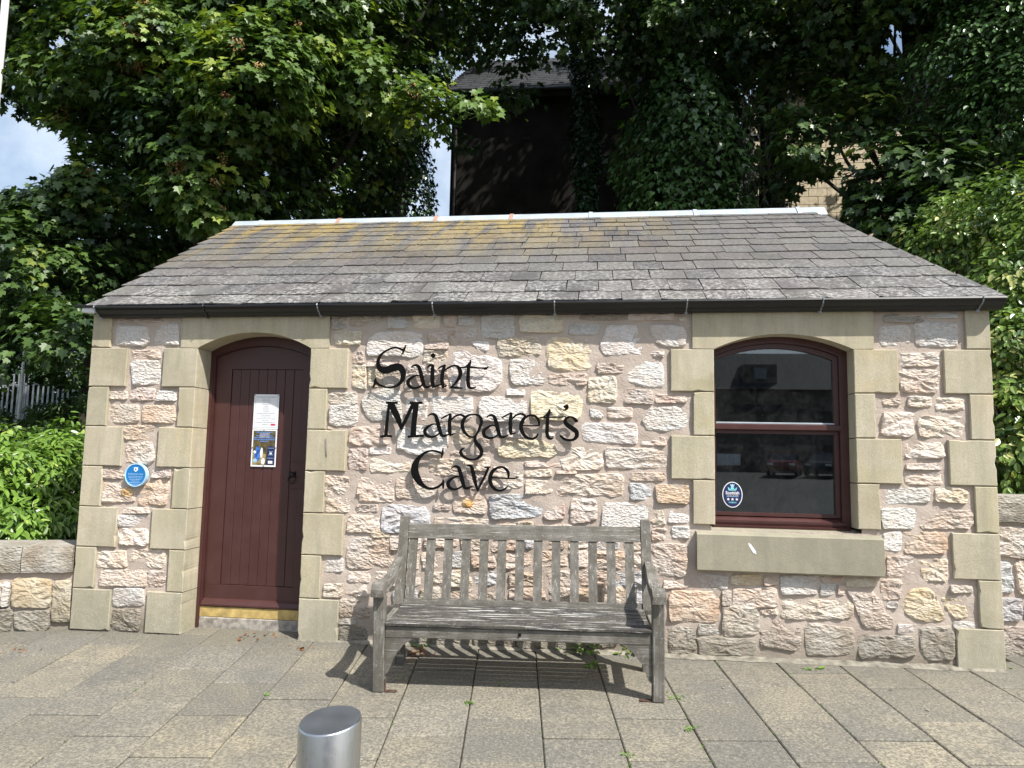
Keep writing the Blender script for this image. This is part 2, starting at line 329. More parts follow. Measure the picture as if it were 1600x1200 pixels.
M = dict(rubble=m_rubble(), mortar=m_mortar(), ashlar=m_ashlar(), sill=m_ashlar('weathered sill stone', 0.5), paving=m_paving(), slate=m_slate(), bark=m_bark(), glass=m_glass(), steel=m_steel(), cap=m_simple('scratched cap with sky tint', (0.27, 0.285, 0.31), 0.40, 0.8, 0.15, 9, 0.2),  # cap: the reflected sky is put into its blue-grey colour
    wood_x=m_wood('weathered wood along x', (0.06, 1, 1)), wood_z=m_wood('weathered wood upright', (1, 1, 0.06)), wood_y=m_wood('weathered wood along y', (1, 0.06, 1)),
    wood_seat=m_wood('weathered dark seat wood', (0.05, 1, 1), (0.062, 0.058, 0.058)),
    maroon=m_paint('maroon paint', (0.058, 0.020, 0.0175), 0.40), black=m_paint('black gutter paint', (0.004, 0.0045, 0.005), 0.33),
    letter=m_simple('black painted letter', (0.006, 0.006, 0.006), 0.7, spec=0.06), zinc=m_simple('zinc ridge', (0.40, 0.45, 0.49), 0.4, 0.0, 0.12, 6, 0.2),
    copper=m_simple('clip metal', (0.40, 0.24, 0.17), 0.6), yellow=m_simple('yellow step paint', (0.50, 0.36, 0.13), 0.7, var=0.25, scale=14, bmp=0.3),
    concrete=m_simple('grey concrete', (0.33, 0.30, 0.26), 0.9, var=0.3, scale=25, bmp=0.6, kind='World'),
    fillet=m_simple('lime fillet', (0.235, 0.215, 0.17), 0.92, var=0.35, scale=16, bmp=0.7, kind='World'),
    soil=m_simple('dark soil', (0.05, 0.042, 0.03), 0.95, var=0.4, scale=12, bmp=0.6, kind='World'),
    grass=m_simple('rough grass ground', (0.05, 0.065, 0.02), 0.95, var=0.5, scale=9, bmp=0.8, kind='World'),
    asphalt=m_simple('asphalt', (0.055, 0.054, 0.052), 0.85, var=0.25, scale=30, bmp=0.4, kind='World'),
    iron=m_simple('dark iron', (0.03, 0.028, 0.027), 0.4, 0.8), rust=m_simple('rusty bracket', (0.075, 0.040, 0.028), 0.85, var=0.4, scale=40),
    plain_wall=m_simple('rendered side wall', (0.38, 0.32, 0.27), 0.95, var=0.3, scale=6, bmp=0.5),
    dark=m_simple('dark room plaster', (0.10, 0.10, 0.10), 0.9), white=m_simple('white paper', (0.78, 0.79, 0.80), 0.45, var=0.03),
    ink=m_simple('grey print', (0.30, 0.32, 0.38), 0.5), red_ink=m_simple('red print', (0.62, 0.04, 0.12), 0.5), brown_print=m_simple('brown print', (0.11, 0.085, 0.035), 0.4, var=0.5, scale=30),
    gold_print=m_simple('gold print', (0.36, 0.27, 0.11), 0.4, var=0.4, scale=30), blue_ink=m_simple('blue print', (0.12, 0.26, 0.62), 0.4), navy=m_simple('navy print', (0.018, 0.025, 0.10), 0.35),
    cobalt=m_simple('blue print figure', (0.05, 0.16, 0.55), 0.4, var=0.5, scale=60), plaque=m_paint('blue plaque enamel', (0.010, 0.165, 0.45), 0.3), plaque_text=m_simple('pale blue lettering', (0.42, 0.66, 0.85), 0.4),
    teal=m_simple('teal print', (0.22, 0.62, 0.66), 0.4), render=m_simple('shade-darkened brown harling', (0.021, 0.0195, 0.0165), 0.98, var=0.25, scale=2.5, bmp=0.5, kind='World', spec=0.1),  # house wall: shade under the trees is put into its dark colour
    far_slate=m_simple('distant slate', (0.045, 0.047, 0.050), 0.8, var=0.35, scale=3, kind='World'), cream=m_simple('cream block', (0.56, 0.47, 0.33), 0.9, var=0.16, scale=8, kind='World'),
    fence=m_simple('galvanised steel', (0.24, 0.26, 0.28), 0.5, 0.3, 0.15), lamp=m_simple('pale painted post', (0.66, 0.66, 0.62), 0.5, var=0.12), stone_far=m_simple('distant stone', (0.17, 0.15, 0.125), 0.9, var=0.4, scale=3, kind='World'),
    car_red=m_paint('dark red car paint', (0.085, 0.010, 0.012), 0.2), car_dark=m_paint('dark grey car paint', (0.03, 0.032, 0.036), 0.2), tyre=m_simple('tyre', (0.015, 0.015, 0.015), 0.8), dglass=m_simple('dark glass', (0.02, 0.025, 0.03), 0.08),
    lamp_glass=m_simple('headlamp', (0.6, 0.6, 0.6), 0.15),
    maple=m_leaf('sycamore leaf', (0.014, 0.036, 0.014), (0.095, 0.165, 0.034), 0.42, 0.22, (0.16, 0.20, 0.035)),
    maple_b=m_leaf('sunlit sycamore leaf', (0.030, 0.070, 0.020), (0.125, 0.205, 0.042), 0.42, 0.25, (0.24, 0.30, 0.05)),  # lit copy of the sycamore leaf, sunlight put into the colour
    ivy=m_leaf('ivy leaf', (0.012, 0.034, 0.013), (0.065, 0.13, 0.034), 0.3, 0.08), laurel=m_leaf('laurel leaf', (0.055, 0.12, 0.020), (0.20, 0.33, 0.055), 0.3, 0.2, (0.33, 0.42, 0.10)),
    varie=m_leaf('variegated leaf', (0.028, 0.070, 0.018), (0.20, 0.31, 0.065), 0.32, 0.2, (0.42, 0.44, 0.16)), weed=m_leaf('weed leaf', (0.07, 0.15, 0.02), (0.18, 0.30, 0.05), 0.5, 0.2),
    seed=m_leaf('seed keys', (0.30, 0.13, 0.07), (0.45, 0.30, 0.12), 0.6, 0.2), dry=m_leaf('dry leaf', (0.10, 0.05, 0.02), (0.30, 0.13, 0.05), 0.7, 0.1), vine=m_simple('bare vine', (0.16, 0.14, 0.12), 0.9, var=0.3))

# ================================================================== ground
def terrain(x, y):
    if y < -22: return 0.44 - max(0, (y + 42)) * 0.0 if y < -42 else -0.33 + (-22 - y) / 20 * 0.77
    if y < -7: return -0.33 - 0.0
    z = GZ(x, max(min(y, 0.3), -7))
    if y > 5.9: z += min((y - 5.9) * 0.10, 2.0)
    return z
def grid_sheet(name, xs, ys, zf, mat, **kw):
    V = [(x, y, zf(x, y)) for y in ys for x in xs]; nx = len(xs)
    F = [(j*nx+i, j*nx+i+1, (j+1)*nx+i+1, (j+1)*nx+i) for j in range(len(ys)-1) for i in range(nx-1)]
    o = put(name, mesh(name, V, F, True), mat); tag(o, kind='structure', **kw); return o
xs = [-300, -120, -60, -30, -16] + [x * 1.0 for x in range(-12, 13)] + [16, 30, 60, 120, 300]
ysf = [-7.2 + 0.9 * i for i in range(0, 20)] + [12, 16, 22, 30, 50, 90, 160, 300]
grid_sheet('ground', xs, ysf, lambda x, y: terrain(x, y) - 0.09, M['grass'], label='rough earth and grass ground around the small stone building')
grid_sheet('street', xs, [-300, -160, -90, -60, -48, -42, -36, -32, -28, -25, -22, -18, -14, -11, -8.2, -7.1], lambda x, y: terrain(x, y) - (0.02 if y < -7.5 else 0.0), M['asphalt'], label='dark asphalt car park behind the viewer')
# paving
pav = thing('pavement', 'speckled buff paving slabs in staggered rows in front of the building', None, (0, 0, 0), kind='structure')
G0 = Vector((-0.48039, -0.95680, -0.03449)); TU = Vector((0.99377056, 0.1104402, 0.01493462)).normalized(); TV = Vector((-0.11112406, 0.99213663, 0.05758769)).normalized()
base = Matrix((TU, TV, TU.cross(TV))).transposed()
LU, LV = 0.416, 0.4875
V, F = box_vf(-LU/2 + .0030, LU/2 - .0030, -LV/2 + .0052, LV/2 - .0052, -0.05, 0.0, 0.0055); slab_me = fixn(mesh('paving_slab', V, F)); slab_me.materials.append(M['paving'])
far = []
tones = [(0.23, 0.215, 0.18), (0.31, 0.275, 0.205), (0.20, 0.195, 0.18), (0.26, 0.24, 0.20), (0.34, 0.295, 0.21), (0.22, 0.215, 0.20), (0.17, 0.165, 0.15)]
ns = 0
for k in range(-12, 14):
    off = (-0.435 if k % 2 == 0 else -0.19)
    for j in range(-13, 6):
        u = 0.165 + (k + .5) * LU; v = off + (j + .5) * LV + 0.01*math.sin(k*2.3)
        c = G0 + TU*u + TV*v
        if c.y > 0.40 and -4.15 < c.x < 2.8: continue
        if c.x <= -4.1 and c.y > -(-4.1 - c.x) * 0.31 + 0.25: continue
        if c.x >= 2.8 and c.y > 0.55: continue
        rx = random.gauss(0, 0.0022); ry = random.gauss(0, 0.0022)
        mt = Matrix.Translation(c + Vector((0, 0, random.uniform(-.003, .002)))) @ (base @ Matrix.Rotation(rx, 3, 'X') @ Matrix.Rotation(ry, 3, 'Y')).to_4x4()
        if c.y > -2.35 and ns < 290:
            ns += 1
            o = bpy.data.objects.new('paving_slab', slab_me); COL.objects.link(o); o.parent = pav; o.matrix_basis = mt
            cc = random.choice(tones); s = random.uniform(.72, 1.18); o.color = (cc[0]*s, cc[1]*s, cc[2]*s, 1)
        else:
            far.append(([mt @ Vector(p) for p in V], F))
Vf, Ff = join(far); o = put('paving_slabs', fixn(mesh('paving_slabs', Vf, Ff)), M['paving'], pav, color=(0.28, 0.25, 0.2)); o['kind'] = 'stuff'
Vb = [(x, y, GZ(x, y) - 0.012) for x, y in ((-8, -7.2), (6.5, -7.2), (6.5, 0.9), (2.9, 0.5), (-4.2, 0.4), (-8, -1.1))]
put('bedding', mesh('bedding', Vb, [tuple(range(6))]), M['soil'], pav)

# ================================================================== stone cabin
cabin = thing('stone_cabin', 'small pink rubble stone building with slate roof, maroon door and one arched window', 'building', (-0.67, 2.9, 0))
X0, X1 = -4.10, 2.758
LV_ = [1.077, .797, .479, .159, -.16, -.481, -.798, -1.121, -1.46]
LZ = [z + 1.44 for z in LV_]
DX0, DX1 = -3.172, -2.231           # door opening
WX0, WX1 = 0.858, 1.831             # window opening
sk = lambda y: -0.112 * y           # the gables run back askew, square to the paving
# mortar face with the two openings
wl = thing('front_wall', None, None, (-0.67, 0, 0)); wl.parent = cabin; wl.location = (0, -2.9, 0)
def holes(x, z):
    if DX0 - .04 < x < DX1 + .04 and z < 2.42: return True
    if WX0 - .04 < x < WX1 + .04 and 0.93 < z < 2.42: return True
    return False
nx, nzz = 270, 104
V = []; F = []; vid = {}
def vtx(i, j):
    if (i, j) not in vid:
        x = X0 + .01 + (X1 - X0 - .02) * i / nx; z = -0.12 + 2.66 * j / nzz
        d = noise.noise(Vector((x*9, 1.3, z*11))) * .006 + noise.noise(Vector((x*30, 4.3, z*30))) * .0035
        vid[i, j] = len(V); V.append((x, 0.0245 + d, z))
    return vid[i, j]
for i in range(nx):
    for j in range(nzz):
        x = X0 + (X1-X0) * (i+.5) / nx; z = -0.12 + 2.66 * (j+.5) / nzz
        if holes(x, z): continue
        F.append((vtx(i, j), vtx(i+1, j), vtx(i+1, j+1), vtx(i, j+1)))
put('mortar', mesh('mortar', V, F, True), M['mortar'], wl)

TONE = {'W': (0.75, 0.75, 0.735), 'w': (0.62, 0.62, 0.60), 'C': (0.70, 0.63, 0.54), 'c': (0.57, 0.52, 0.45), 'P': (0.67, 0.585, 0.515), 'p': (0.60, 0.515, 0.455),
        'Y': (0.72, 0.64, 0.45), 'y': (0.65, 0.59, 0.46), 'O': (0.65, 0.51, 0.38), 'o': (0.62, 0.52, 0.43), 'G': (0.52, 0.56, 0.60), 'g': (0.41, 0.38, 0.33)}
def jitter(c, a=0.05):
    s = random.uniform(1 - a, 1 + a); return tuple(max(0, min(1, x * s * random.uniform(.98, 1.02))) for x in c)
def stone_mesh(name, poly, yb, yf, rel=0.010, nseg=32, rings=(1.0, .985, .945, .84, .66, .46, .24), rough=1.0):
    """a hammer-dressed stone: outline in the wall plane (x, z), face thrown up by layered noise"""
    P = [Vector((p[0], p[1])) for p in poly]; n = len(P)
    L = [(P[(i+1) % n] - P[i]).length for i in range(n)]; tot = sum(L); out = []
    for k in range(nseg):
        s = tot * k / nseg; i = 0
        while s > L[i] and i < n-1: s -= L[i]; i += 1
        out.append(P[i].lerp(P[(i+1) % n], min(1, s / max(L[i], 1e-6))))
    c = sum(out, Vector((0, 0))) / nseg; sx, sz = random.uniform(0, 90), random.uniform(0, 90)
    sh = []
    for k in range(nseg):       # rounded, ragged outline
        p = (out[k-1] + out[k]*7 + out[(k+1) % nseg]) / 9
        r = 1.015 + rough * (0.05 * noise.noise(Vector((p.x*24 + sx, p.y*24 + sz, 0))) + 0.035 * noise.noise(Vector((p.x*75 + sx, p.y*75 + sz, 0))))
        sh.append(c + (p - c) * r)
    V = []; F = []; tl = random.uniform(-.010, .010) ; tz = random.uniform(-.012, .004)
    w_ = max(abs(p.x - c.x) for p in sh) + 1e-4; h_ = max(abs(p.y - c.y) for p in sh) + 1e-4
    ang = random.uniform(-.5, .5); ca, sa = math.cos(ang), math.sin(ang)
    for ri, t in enumerate(rings):
        for p in sh:
            q = c + (p - c) * t
            if ri == 0: y = yb
            elif ri == 1: y = yf + 0.55 * (yb - yf)
            else:
                a = (q.x*ca + q.y*sa); b = (-q.x*sa + q.y*ca)
                lay = noise.noise(Vector((a*10 + sx, b*30 + sz, 3.1))); fine = noise.noise(Vector((a*45 + sx, b*80 + sz, 7.7))); lay = math.floor(lay*4.5)/4.5 + .35*lay
                big = noise.noise(Vector((q.x*6 + sz, q.y*6 + sx, 1.2)))
                y = yf - rel * (1.1*lay + .8*fine + .9*big) - tl * (q.x - c.x)/w_ - tz*(q.y - c.y)/h_ + (0.0035 if ri == 2 else 0)
                y = min(y, yb - 0.004)
            V.append((q.x, y, q.y))
    m_ = len(rings)
    for r_ in range(m_ - 1):
        for k in range(nseg):
            k2 = (k+1) % nseg
            F.append((r_*nseg+k, r_*nseg+k2, (r_+1)*nseg+k2, (r_+1)*nseg+k))
    V.append((c.x, yf - rel * noise.noise(Vector((c.x*20, sx, c.y*40))), c.y)); ce = len(V) - 1
    for k in range(nseg): F.append(((m_-1)*nseg+k, (m_-1)*nseg+(k+1) % nseg, ce))
    return fixn(mesh(name, V, F))
def rect(x0, y0, x1, y1):
    w_, h_ = x1-x0, y1-y0; j = lambda a: random.uniform(-a, a); a = min(w_, h_) * .14; cu = min(w_, h_) * .13; x0 -= 1.2*(w_ < 200); x1 += 1.2*(w_ < 200); y0 -= .8*(w_ < 200); y1 += .8*(w_ < 200)
    pts = []
    for (cx, cy, sx, sy) in ((x0, y0, 1, 1), (x1, y0, -1, 1), (x1, y1, -1, -1), (x0, y1, 1, -1)):
        k = cu * random.uniform(.3, 1.3); k2 = cu * random.uniform(.3, 1.3)
        a1 = (cx + sx*k + j(a)*.3, cy + j(a)*.6); a2 = (cx + j(a)*.6, cy + sy*k2 + j(a)*.3)
        pts += ([a2, a1] if (sx*sy > 0) else [a1, a2])
    return pts
STONES = '''546 488 596 509 c;520 489 539 514 g;605 492 634 512 w;645 488 685 512 y;523 518 564 538 y;669 518 698 533 p;700 516 722 538 p;663 547 697 569 C;664 536 700 545 p
571 561 625 572 p;549 549 567 568 p;551 570 573 607 y;575 572 597 603 y;599 575 626 604 p;633 572 667 610 p;670 575 700 610 p;514 613 557 631 c;516 633 558 663 W;636 622 668 658 W;674 618 738 657 W;749 621 822 657 W
717 488 741 509 w;724 512 744 527 w;750 490 803 527 w;812 490 880 519 y;693 490 713 510 p;776 525 844 556 y;857 583 915 601 p;791 607 820 617 w;831 608 908 655 Y;889 505 935 522 w;905 487 980 500 g;983 487 1053 500 p
1017 549 1037 558 p;933 568 973 583 p;917 590 965 629 y;900 584 916 601 p;976 608 1020 632 p;1024 615 1073 629 p;950 637 989 653 p;911 661 997 692 W;1003 683 1041 695 p;878 700 942 733 C;947 700 1040 731 C;870 741 974 774 C
985 739 1039 750 p;984 756 1019 780 G;1026 756 1076 786 O;1014 798 1038 822 y;940 787 1012 826 W;1044 797 1075 816 W;1051 824 1077 841 W;1019 826 1040 844 P;1022 848 1072 898 P;1038 901 1076 919 p;1044 923 1125 973 O;1046 977 1087 1020 c;1091 976 1125 993 w
513 666 530 671 c;546 666 610 694 p;545 701 572 735 p;577 700 611 709 W;578 716 645 738 C;668 719 728 743 C;557 745 615 785 P;619 748 694 779 C;508 744 546 775 o;509 778 545 800 C;557 789 590 800 p;595 790 673 833 G;709 774 760 801 P;677 784 703 797 p;766 771 844 811 G
703 665 740 692 y;752 657 815 683 w;744 686 773 711 p;705 697 738 712 p;722 716 764 735 C;725 738 762 764 p;768 726 815 765 P;820 721 877 729 p;820 734 862 744 C;820 750 862 773 C;848 778 884 813 p;890 779 931 816 P;676 808 769 827 C;775 819 806 831 C;809 816 832 829 y;836 821 893 830 C;870 736 900 740 p
543 806 592 832 C;542 840 610 888 P;505 874 535 893 w;543 894 578 910 P;505 912 535 932 C;539 914 572 932 p;530 936 555 962 o;558 938 577 965 p;530 965 556 976 W;530 979 572 1003 g;580 826 608 839 y;584 894 606 925 C
1089 897 1138 921 w;1142 898 1190 914 Y;1193 900 1217 914 o;1222 900 1278 928 w;1284 902 1319 910 p;1283 913 1305 930 w;1323 904 1370 916 y;1145 918 1216 949 P;1129 924 1142 946 g;1128 951 1183 992 c;1187 953 1216 961 C;1220 934 1336 969 C;1186 967 1254 1016 P;1257 977 1332 1024 c;1091 997 1182 1024 g;1310 915 1320 930 p
1375 907 1409 938 p;1387 941 1402 950 w;1403 977 1436 991 W;1342 994 1432 1028 g;1440 979 1491 1034 g;1486 915 1520 926 g;1490 972 1526 982 w
1379 489 1445 503 g;1448 489 1496 496 w;1375 507 1423 540 W;1429 502 1499 541 W;1406 551 1467 571 C;1406 578 1468 613 C;1379 622 1406 633 C;1419 619 1456 636 C;1464 622 1508 642 C;1378 643 1429 681 P;1434 652 1508 683 C;1414 690 1475 717 P;1416 725 1474 734 p;1414 739 1472 757 C
1379 763 1455 787 W;1461 761 1512 785 y;1379 792 1431 825 W;1439 795 1519 826 o;1382 831 1409 861 W;1413 830 1481 864 O;1384 868 1431 901 P;1439 872 1481 909 O
183 490 254 504 c;179 510 231 539 W;243 506 280 541 W;205 546 251 560 P;206 564 250 601 W;171 612 199 624 C;204 605 240 625 P;245 611 274 627 W;170 630 216 661 P;221 632 272 661 O;191 664 242 687 O
194 691 239 724 P;158 731 195 747 p;236 733 266 747 p;159 751 211 786 P;217 750 262 790 O;184 793 232 802 C;184 805 233 823 W;184 826 232 851 C;150 860 196 885 C;200 858 258 886 C;155 889 229 917 C;231 893 257 915 P;176 920 223 948 W;174 951 220 984 c'''
POLY = [('W', [(573,530),(592,518),(640,517),(659,522),(661,536),(660,554),(645,560),(628,557),(571,556)]), ('W', [(564,632),(566,620),(590,608),(607,603),(626,608),(629,658),(577,658),(570,648)]),
 ('W', [(708,550),(712,545),(727,548),(740,553),(766,556),(784,563),(785,594),(778,606),(770,612),(745,613),(706,611),(701,590)]), ('W', [(795,561),(832,558),(846,566),(848,580),(853,590),(851,602),(800,602),(796,590)]),
 ('Y', [(853,530),(865,525),(895,527),(920,529),(924,545),(932,557),(926,568),(925,578),(905,580),(858,579),(853,560)]), ('W', [(948,507),(1000,507),(1003,528),(1007,545),(1006,555),(985,553),(975,557),(940,555),(936,541),(942,525)]),
 ('w', [(1015,507),(1052,507),(1070,511),(1074,525),(1072,542),(1040,543),(1022,535),(1016,520)]), ('W', [(1006,563),(1037,565),(1039,605),(1010,606),(1003,603),(975,597),(982,577),(992,570)]),
 ('W', [(1015,636),(1060,634),(1074,645),(1077,660),(1070,670),(1030,675),(1010,672),(1001,660)]), ('W', [(921,638),(935,641),(944,650),(940,654),(922,652)]), ('W', [(735,535),(745,532),(763,533),(765,545),(760,550),(745,545)]),
 ('W', [(622,664),(648,662),(699,664),(700,690),(698,706),(690,712),(640,711),(628,702),(618,705)]), ('Y', [(776,700),(790,690),(815,684),(860,690),(868,684),(872,712),(860,716),(840,714),(800,717),(776,712)]),
 ('P', [(1322,922),(1345,925),(1362,922),(1380,940),(1385,960),(1398,965),(1398,984),(1350,984),(1342,965),(1335,945)]), ('Y', [(1412,935),(1425,920),(1450,917),(1463,928),(1472,950),(1478,968),(1472,973),(1430,972),(1412,955)]),
 ('y', [(1468,930),(1490,930),(1510,942),(1515,966),(1492,968),(1480,955)])]
slist = []
for it in STONES.replace('\n', ';').split(';'):
    a = it.split(); slist.append((a[4], rect(*map(float, a[:4]))))
slist += POLY
# the courses seen between the bench's slats
random.seed(21)
for (ya, yb_) in ((835, 858), (862, 888), (892, 916), (920, 946), (950, 974), (978, 1011)):
    x = 614 + random.uniform(-6, 6)
    while x < 1012:
        w_ = random.uniform(28, 64)
        if x + w_ > 1004: w_ = 1017 - x
        slist.append((random.choice('PpCoPCyG' if ya < 900 else 'PpogOcGP') if ya < 970 else 'g', rect(x, ya + random.uniform(-2, 2), x + w_ - 6, yb_ + random.uniform(-2, 2)))); x += w_
ROUGH_SPOT = []
for tn, poly in slist:
    pts = []
    for p in poly:
        q = W(p[0], p[1], 0.015); pts.append((q.x, q.z))
    flat = tn in 'Ww'
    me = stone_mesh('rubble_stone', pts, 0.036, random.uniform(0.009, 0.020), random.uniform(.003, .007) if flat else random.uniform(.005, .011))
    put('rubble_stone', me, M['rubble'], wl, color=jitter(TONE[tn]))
# small pinning stones in the wide joints
random.seed(5)
boxes = [(min(p[0] for p in pl), min(p[1] for p in pl), max(p[0] for p in pl), max(p[1] for p in pl)) for _, pl in slist]
npin = 0
for _ in range(2600):
    if npin > 45: break
    x = random.uniform(515, 1075) if random.random() < .6 else random.uniform(1085, 1500); y = random.uniform(490, 1000)
    if x > 1083 and y < 905: continue
    w_, h_ = random.uniform(10, 26), random.uniform(5, 9)
    if any(x < b[2] + 2.5 and x + w_ > b[0] - 2.5 and y < b[3] + 2 and y + h_ > b[1] - 2 for b in boxes): continue
    boxes.append((x, y, x + w_, y + h_)); npin += 1
    pts = [(W(a, b, .02).x, W(a, b, .02).z) for a, b in rect(x, y, x + w_, y + h_)]
    put('rubble_stone', stone_mesh('rubble_stone', pts, 0.04, 0.018, 0.005, 14, (1.0, .95, .8, .5)), M['rubble'], wl, color=jitter(TONE[random.choice('PpCcyp')]))
for px_, py_, rx_, ry_ in ((731, 787, 9, 7), (199, 769, 10, 8)):
    pts = [(W(px_ + rx_*math.cos(a), py_ + ry_*math.sin(a), .01).x, W(px_, py_ + ry_*math.sin(a), .01).z) for a in [k*.524 for k in range(12)]]
    put('ochre_stain', stone_mesh('ochre_stain', pts, 0.012, 0.0, 0.006, 18, (1.0, .9, .6, .3), 4.0), M['rubble'], wl, color=(.66, .42, .14))
# dressed quoins -------------------------------------------------------
random.seed(11)
ASH = [(0.48, 0.425, 0.295), (0.51, 0.44, 0.29), (0.43, 0.39, 0.28), (0.52, 0.46, 0.33), (0.47, 0.41, 0.27)]
def worn_block(nm, corners, y0, y1, col, chips=2):
    out = []; n = len(corners)
    for i in range(n):
        a = Vector(corners[i]); b = Vector(corners[(i+1) % n]); k = max(3, int((b-a).length / .022))
        out += [a.lerp(b, j/k) for j in range(k)]
    c = sum(out, Vector((0, 0))) / len(out); m_ = len(out); inset = []; ins = [0.0045 + .002*random.random() for _ in out]
    for _ in range(chips):
        if random.random() < .6:
            k = random.randrange(m_); r = random.uniform(.006, .014)
            for d_ in (-1, 0, 1): ins[(k+d_) % m_] += r * (1 if d_ == 0 else .45)
    V = []
    for i, p in enumerate(out):
        t_ = (out[(i+1) % m_] - out[i-1]).normalized(); nn = Vector((-t_.y, t_.x)); q = p + nn * ins[i] ; V.append((q.x, y0, q.y))
    for i, p in enumerate(out):
        t_ = (out[(i+1) % m_] - out[i-1]).normalized(); nn = Vector((-t_.y, t_.x)); q = p + nn * max(0, ins[i] - .0065) * .6 + nn * random.uniform(0, .0008); V.append((q.x, y0 + min(.012, ins[i]*.9), q.y))
    for p in out: V.append((p.x, y1, p.y))
    F = [tuple(range(m_)), tuple(range(3*m_-1, 2*m_-1, -1))]
    for r_ in (0, 1):
        for k in range(m_): F.append((r_*m_+k, r_*m_+(k+1) % m_, (r_+1)*m_+(k+1) % m_, (r_+1)*m_+k))
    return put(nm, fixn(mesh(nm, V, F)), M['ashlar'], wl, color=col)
def quoin(xa, xb, za, zb, y1=0.24, nm='quoin_stone'):
    g_ = 0.0028; f = random.uniform(-.0015, .0015)
    x0, x1, z0, z1 = min(xa, xb) + g_*.5, max(xa, xb) - g_*.5, min(za, zb) + g_, max(za, zb) - g_
    return worn_block(nm, [(x0, z0), (x1, z0), (x1, z1), (x0, z1)], f, y1, jitter(random.choice(ASH), .10))
def wx(px, lev): 
    py = {0: 515, 1: 575, 2: 640, 3: 710, 4: 780, 5: 850, 6: 920, 7: 985}[lev]; return W(px, py).x
zb_l = GZ(-4.1, 0) - .02
for i, px in enumerate((174, 197.5, 167, 189.5, 157, 179.7, 145.4, 169)):
    quoin(X0, wx(px, i), LZ[i] + (.05 if i == 0 else 0), LZ[i+1] if i < 7 else 0.0)
for i, px in enumerate((None, 253.4, 277, 244.6, 267.5, 233.3, 259.5, 225)):
    if px: quoin(wx(px, i), DX0, LZ[i], LZ[i+1] if i < 7 else 0.0)
for i, px in enumerate((None, 543.7, 510, 540, 506, 535, 499.5, 527.5)):
    if px: quoin(DX1, wx(px, i), LZ[i], LZ[i+1] if i < 7 else -.01)
for i, px in enumerate((None, 1047.5, 1083, 1048.3, 1082.5)):
    if px: quoin(wx(px, i), WX0, LZ[i], LZ[i+1])
for i, px in enumerate((None, 1403.7, 1368.7, 1410, 1376)):
    if px: quoin(WX1, wx(px, i), LZ[i], LZ[i+1])
for i, px in enumerate((1508.7, 1475, 1515.5, 1482.5, 1523.5, 1488, 1529, 1494)):
    quoin(wx(px, i), X1, LZ[i] + (.05 if i == 0 else 0), LZ[i+1] if i < 7 else 0.0)
def lintel(xa, xb, ox0, ox1, crown):
    a = arch(ox0, ox1, 0, LZ[1], crown, 48)[1:-1]; top = LZ[0] + .05
    prism('lintel', [(xa, LZ[1] + .002)] + a + [(xb, LZ[1] + .002), (xb, top), (xa, top)], 0.0, 0.24, M['ashlar'], wl, color=(0.50, 0.44, 0.30))
lintel(W(284, 515).x, W(515, 515).x, DX0, DX1, 2.362)
lintel(W(1082, 515).x, W(1365, 515).x, WX0, WX1, 2.348)
# sloping sill
sz0, sz1 = 0.640, 0.957
prism('window_sill', [(-.032, sz0), (-.045, sz0 + .01), (-.045, 0.895), (-.03, 0.905), (0.20, sz1), (0.20, sz0)], 0.722, 1.985, M['sill'], wl, color=(0.34, 0.32, 0.24), axis='x')
# side and back walls, ceiling
def slabwall(name, a, b, z1, th, mat, gable=False):
    (xa, ya), (xb, yb) = a, b; d = Vector((xb-xa, yb-ya, 0)).normalized(); n_ = Vector((-d.y, d.x, 0)) * th
    base_ = [Vector((xa, ya, -.3)), Vector((xb, yb, -.3)), Vector((xb, yb, z1))]
    if gable: base_.append(Vector(((xa+xb)/2, (ya+yb)/2, 4.08)))
    base_.append(Vector((xa, ya, z1))); k = len(base_)
    V = base_ + [p + n_ for p in base_]
    put(name, fixn(mesh(name, V, [tuple(range(k)), tuple(range(2*k-1, k-1, -1))] + [(i, (i+1) % k, (i+1) % k + k, i+k) for i in range(k)])), mat, cabin)
slabwall('side_wall', (X0 + .004, 0.245), (X0 + sk(5.8), 5.8), 2.50, -0.3, M['plain_wall'], True)
slabwall('side_wall', (X1 - .004, 0.245), (X1 + sk(5.8), 5.8), 2.52, 0.3, M['plain_wall'], True)
slabwall('back_wall', (X0 + sk(5.8), 5.8), (X1 + sk(5.8), 5.8), 2.50, 0.3, M['plain_wall'])
# inner lining of the front wall, so that the room behind the glass is dark
for (a, b, c, d) in ((X0 + .01, DX0, -.1, 2.5), (DX1, WX0, -.1, 2.5), (WX1, X1 - .01, -.1, 2.5), (WX0, WX1, -.1, .93), (DX0, DX1, 2.37, 2.5), (WX0, WX1, 2.36, 2.5)):
    box('wall_core', a, b, 0.245, 0.42, c, d, M['dark'], wl)
box('floor', X0 + .3, X1 - .9, 0.43, 5.4, -.02, 0.03, M['dark'], cabin)
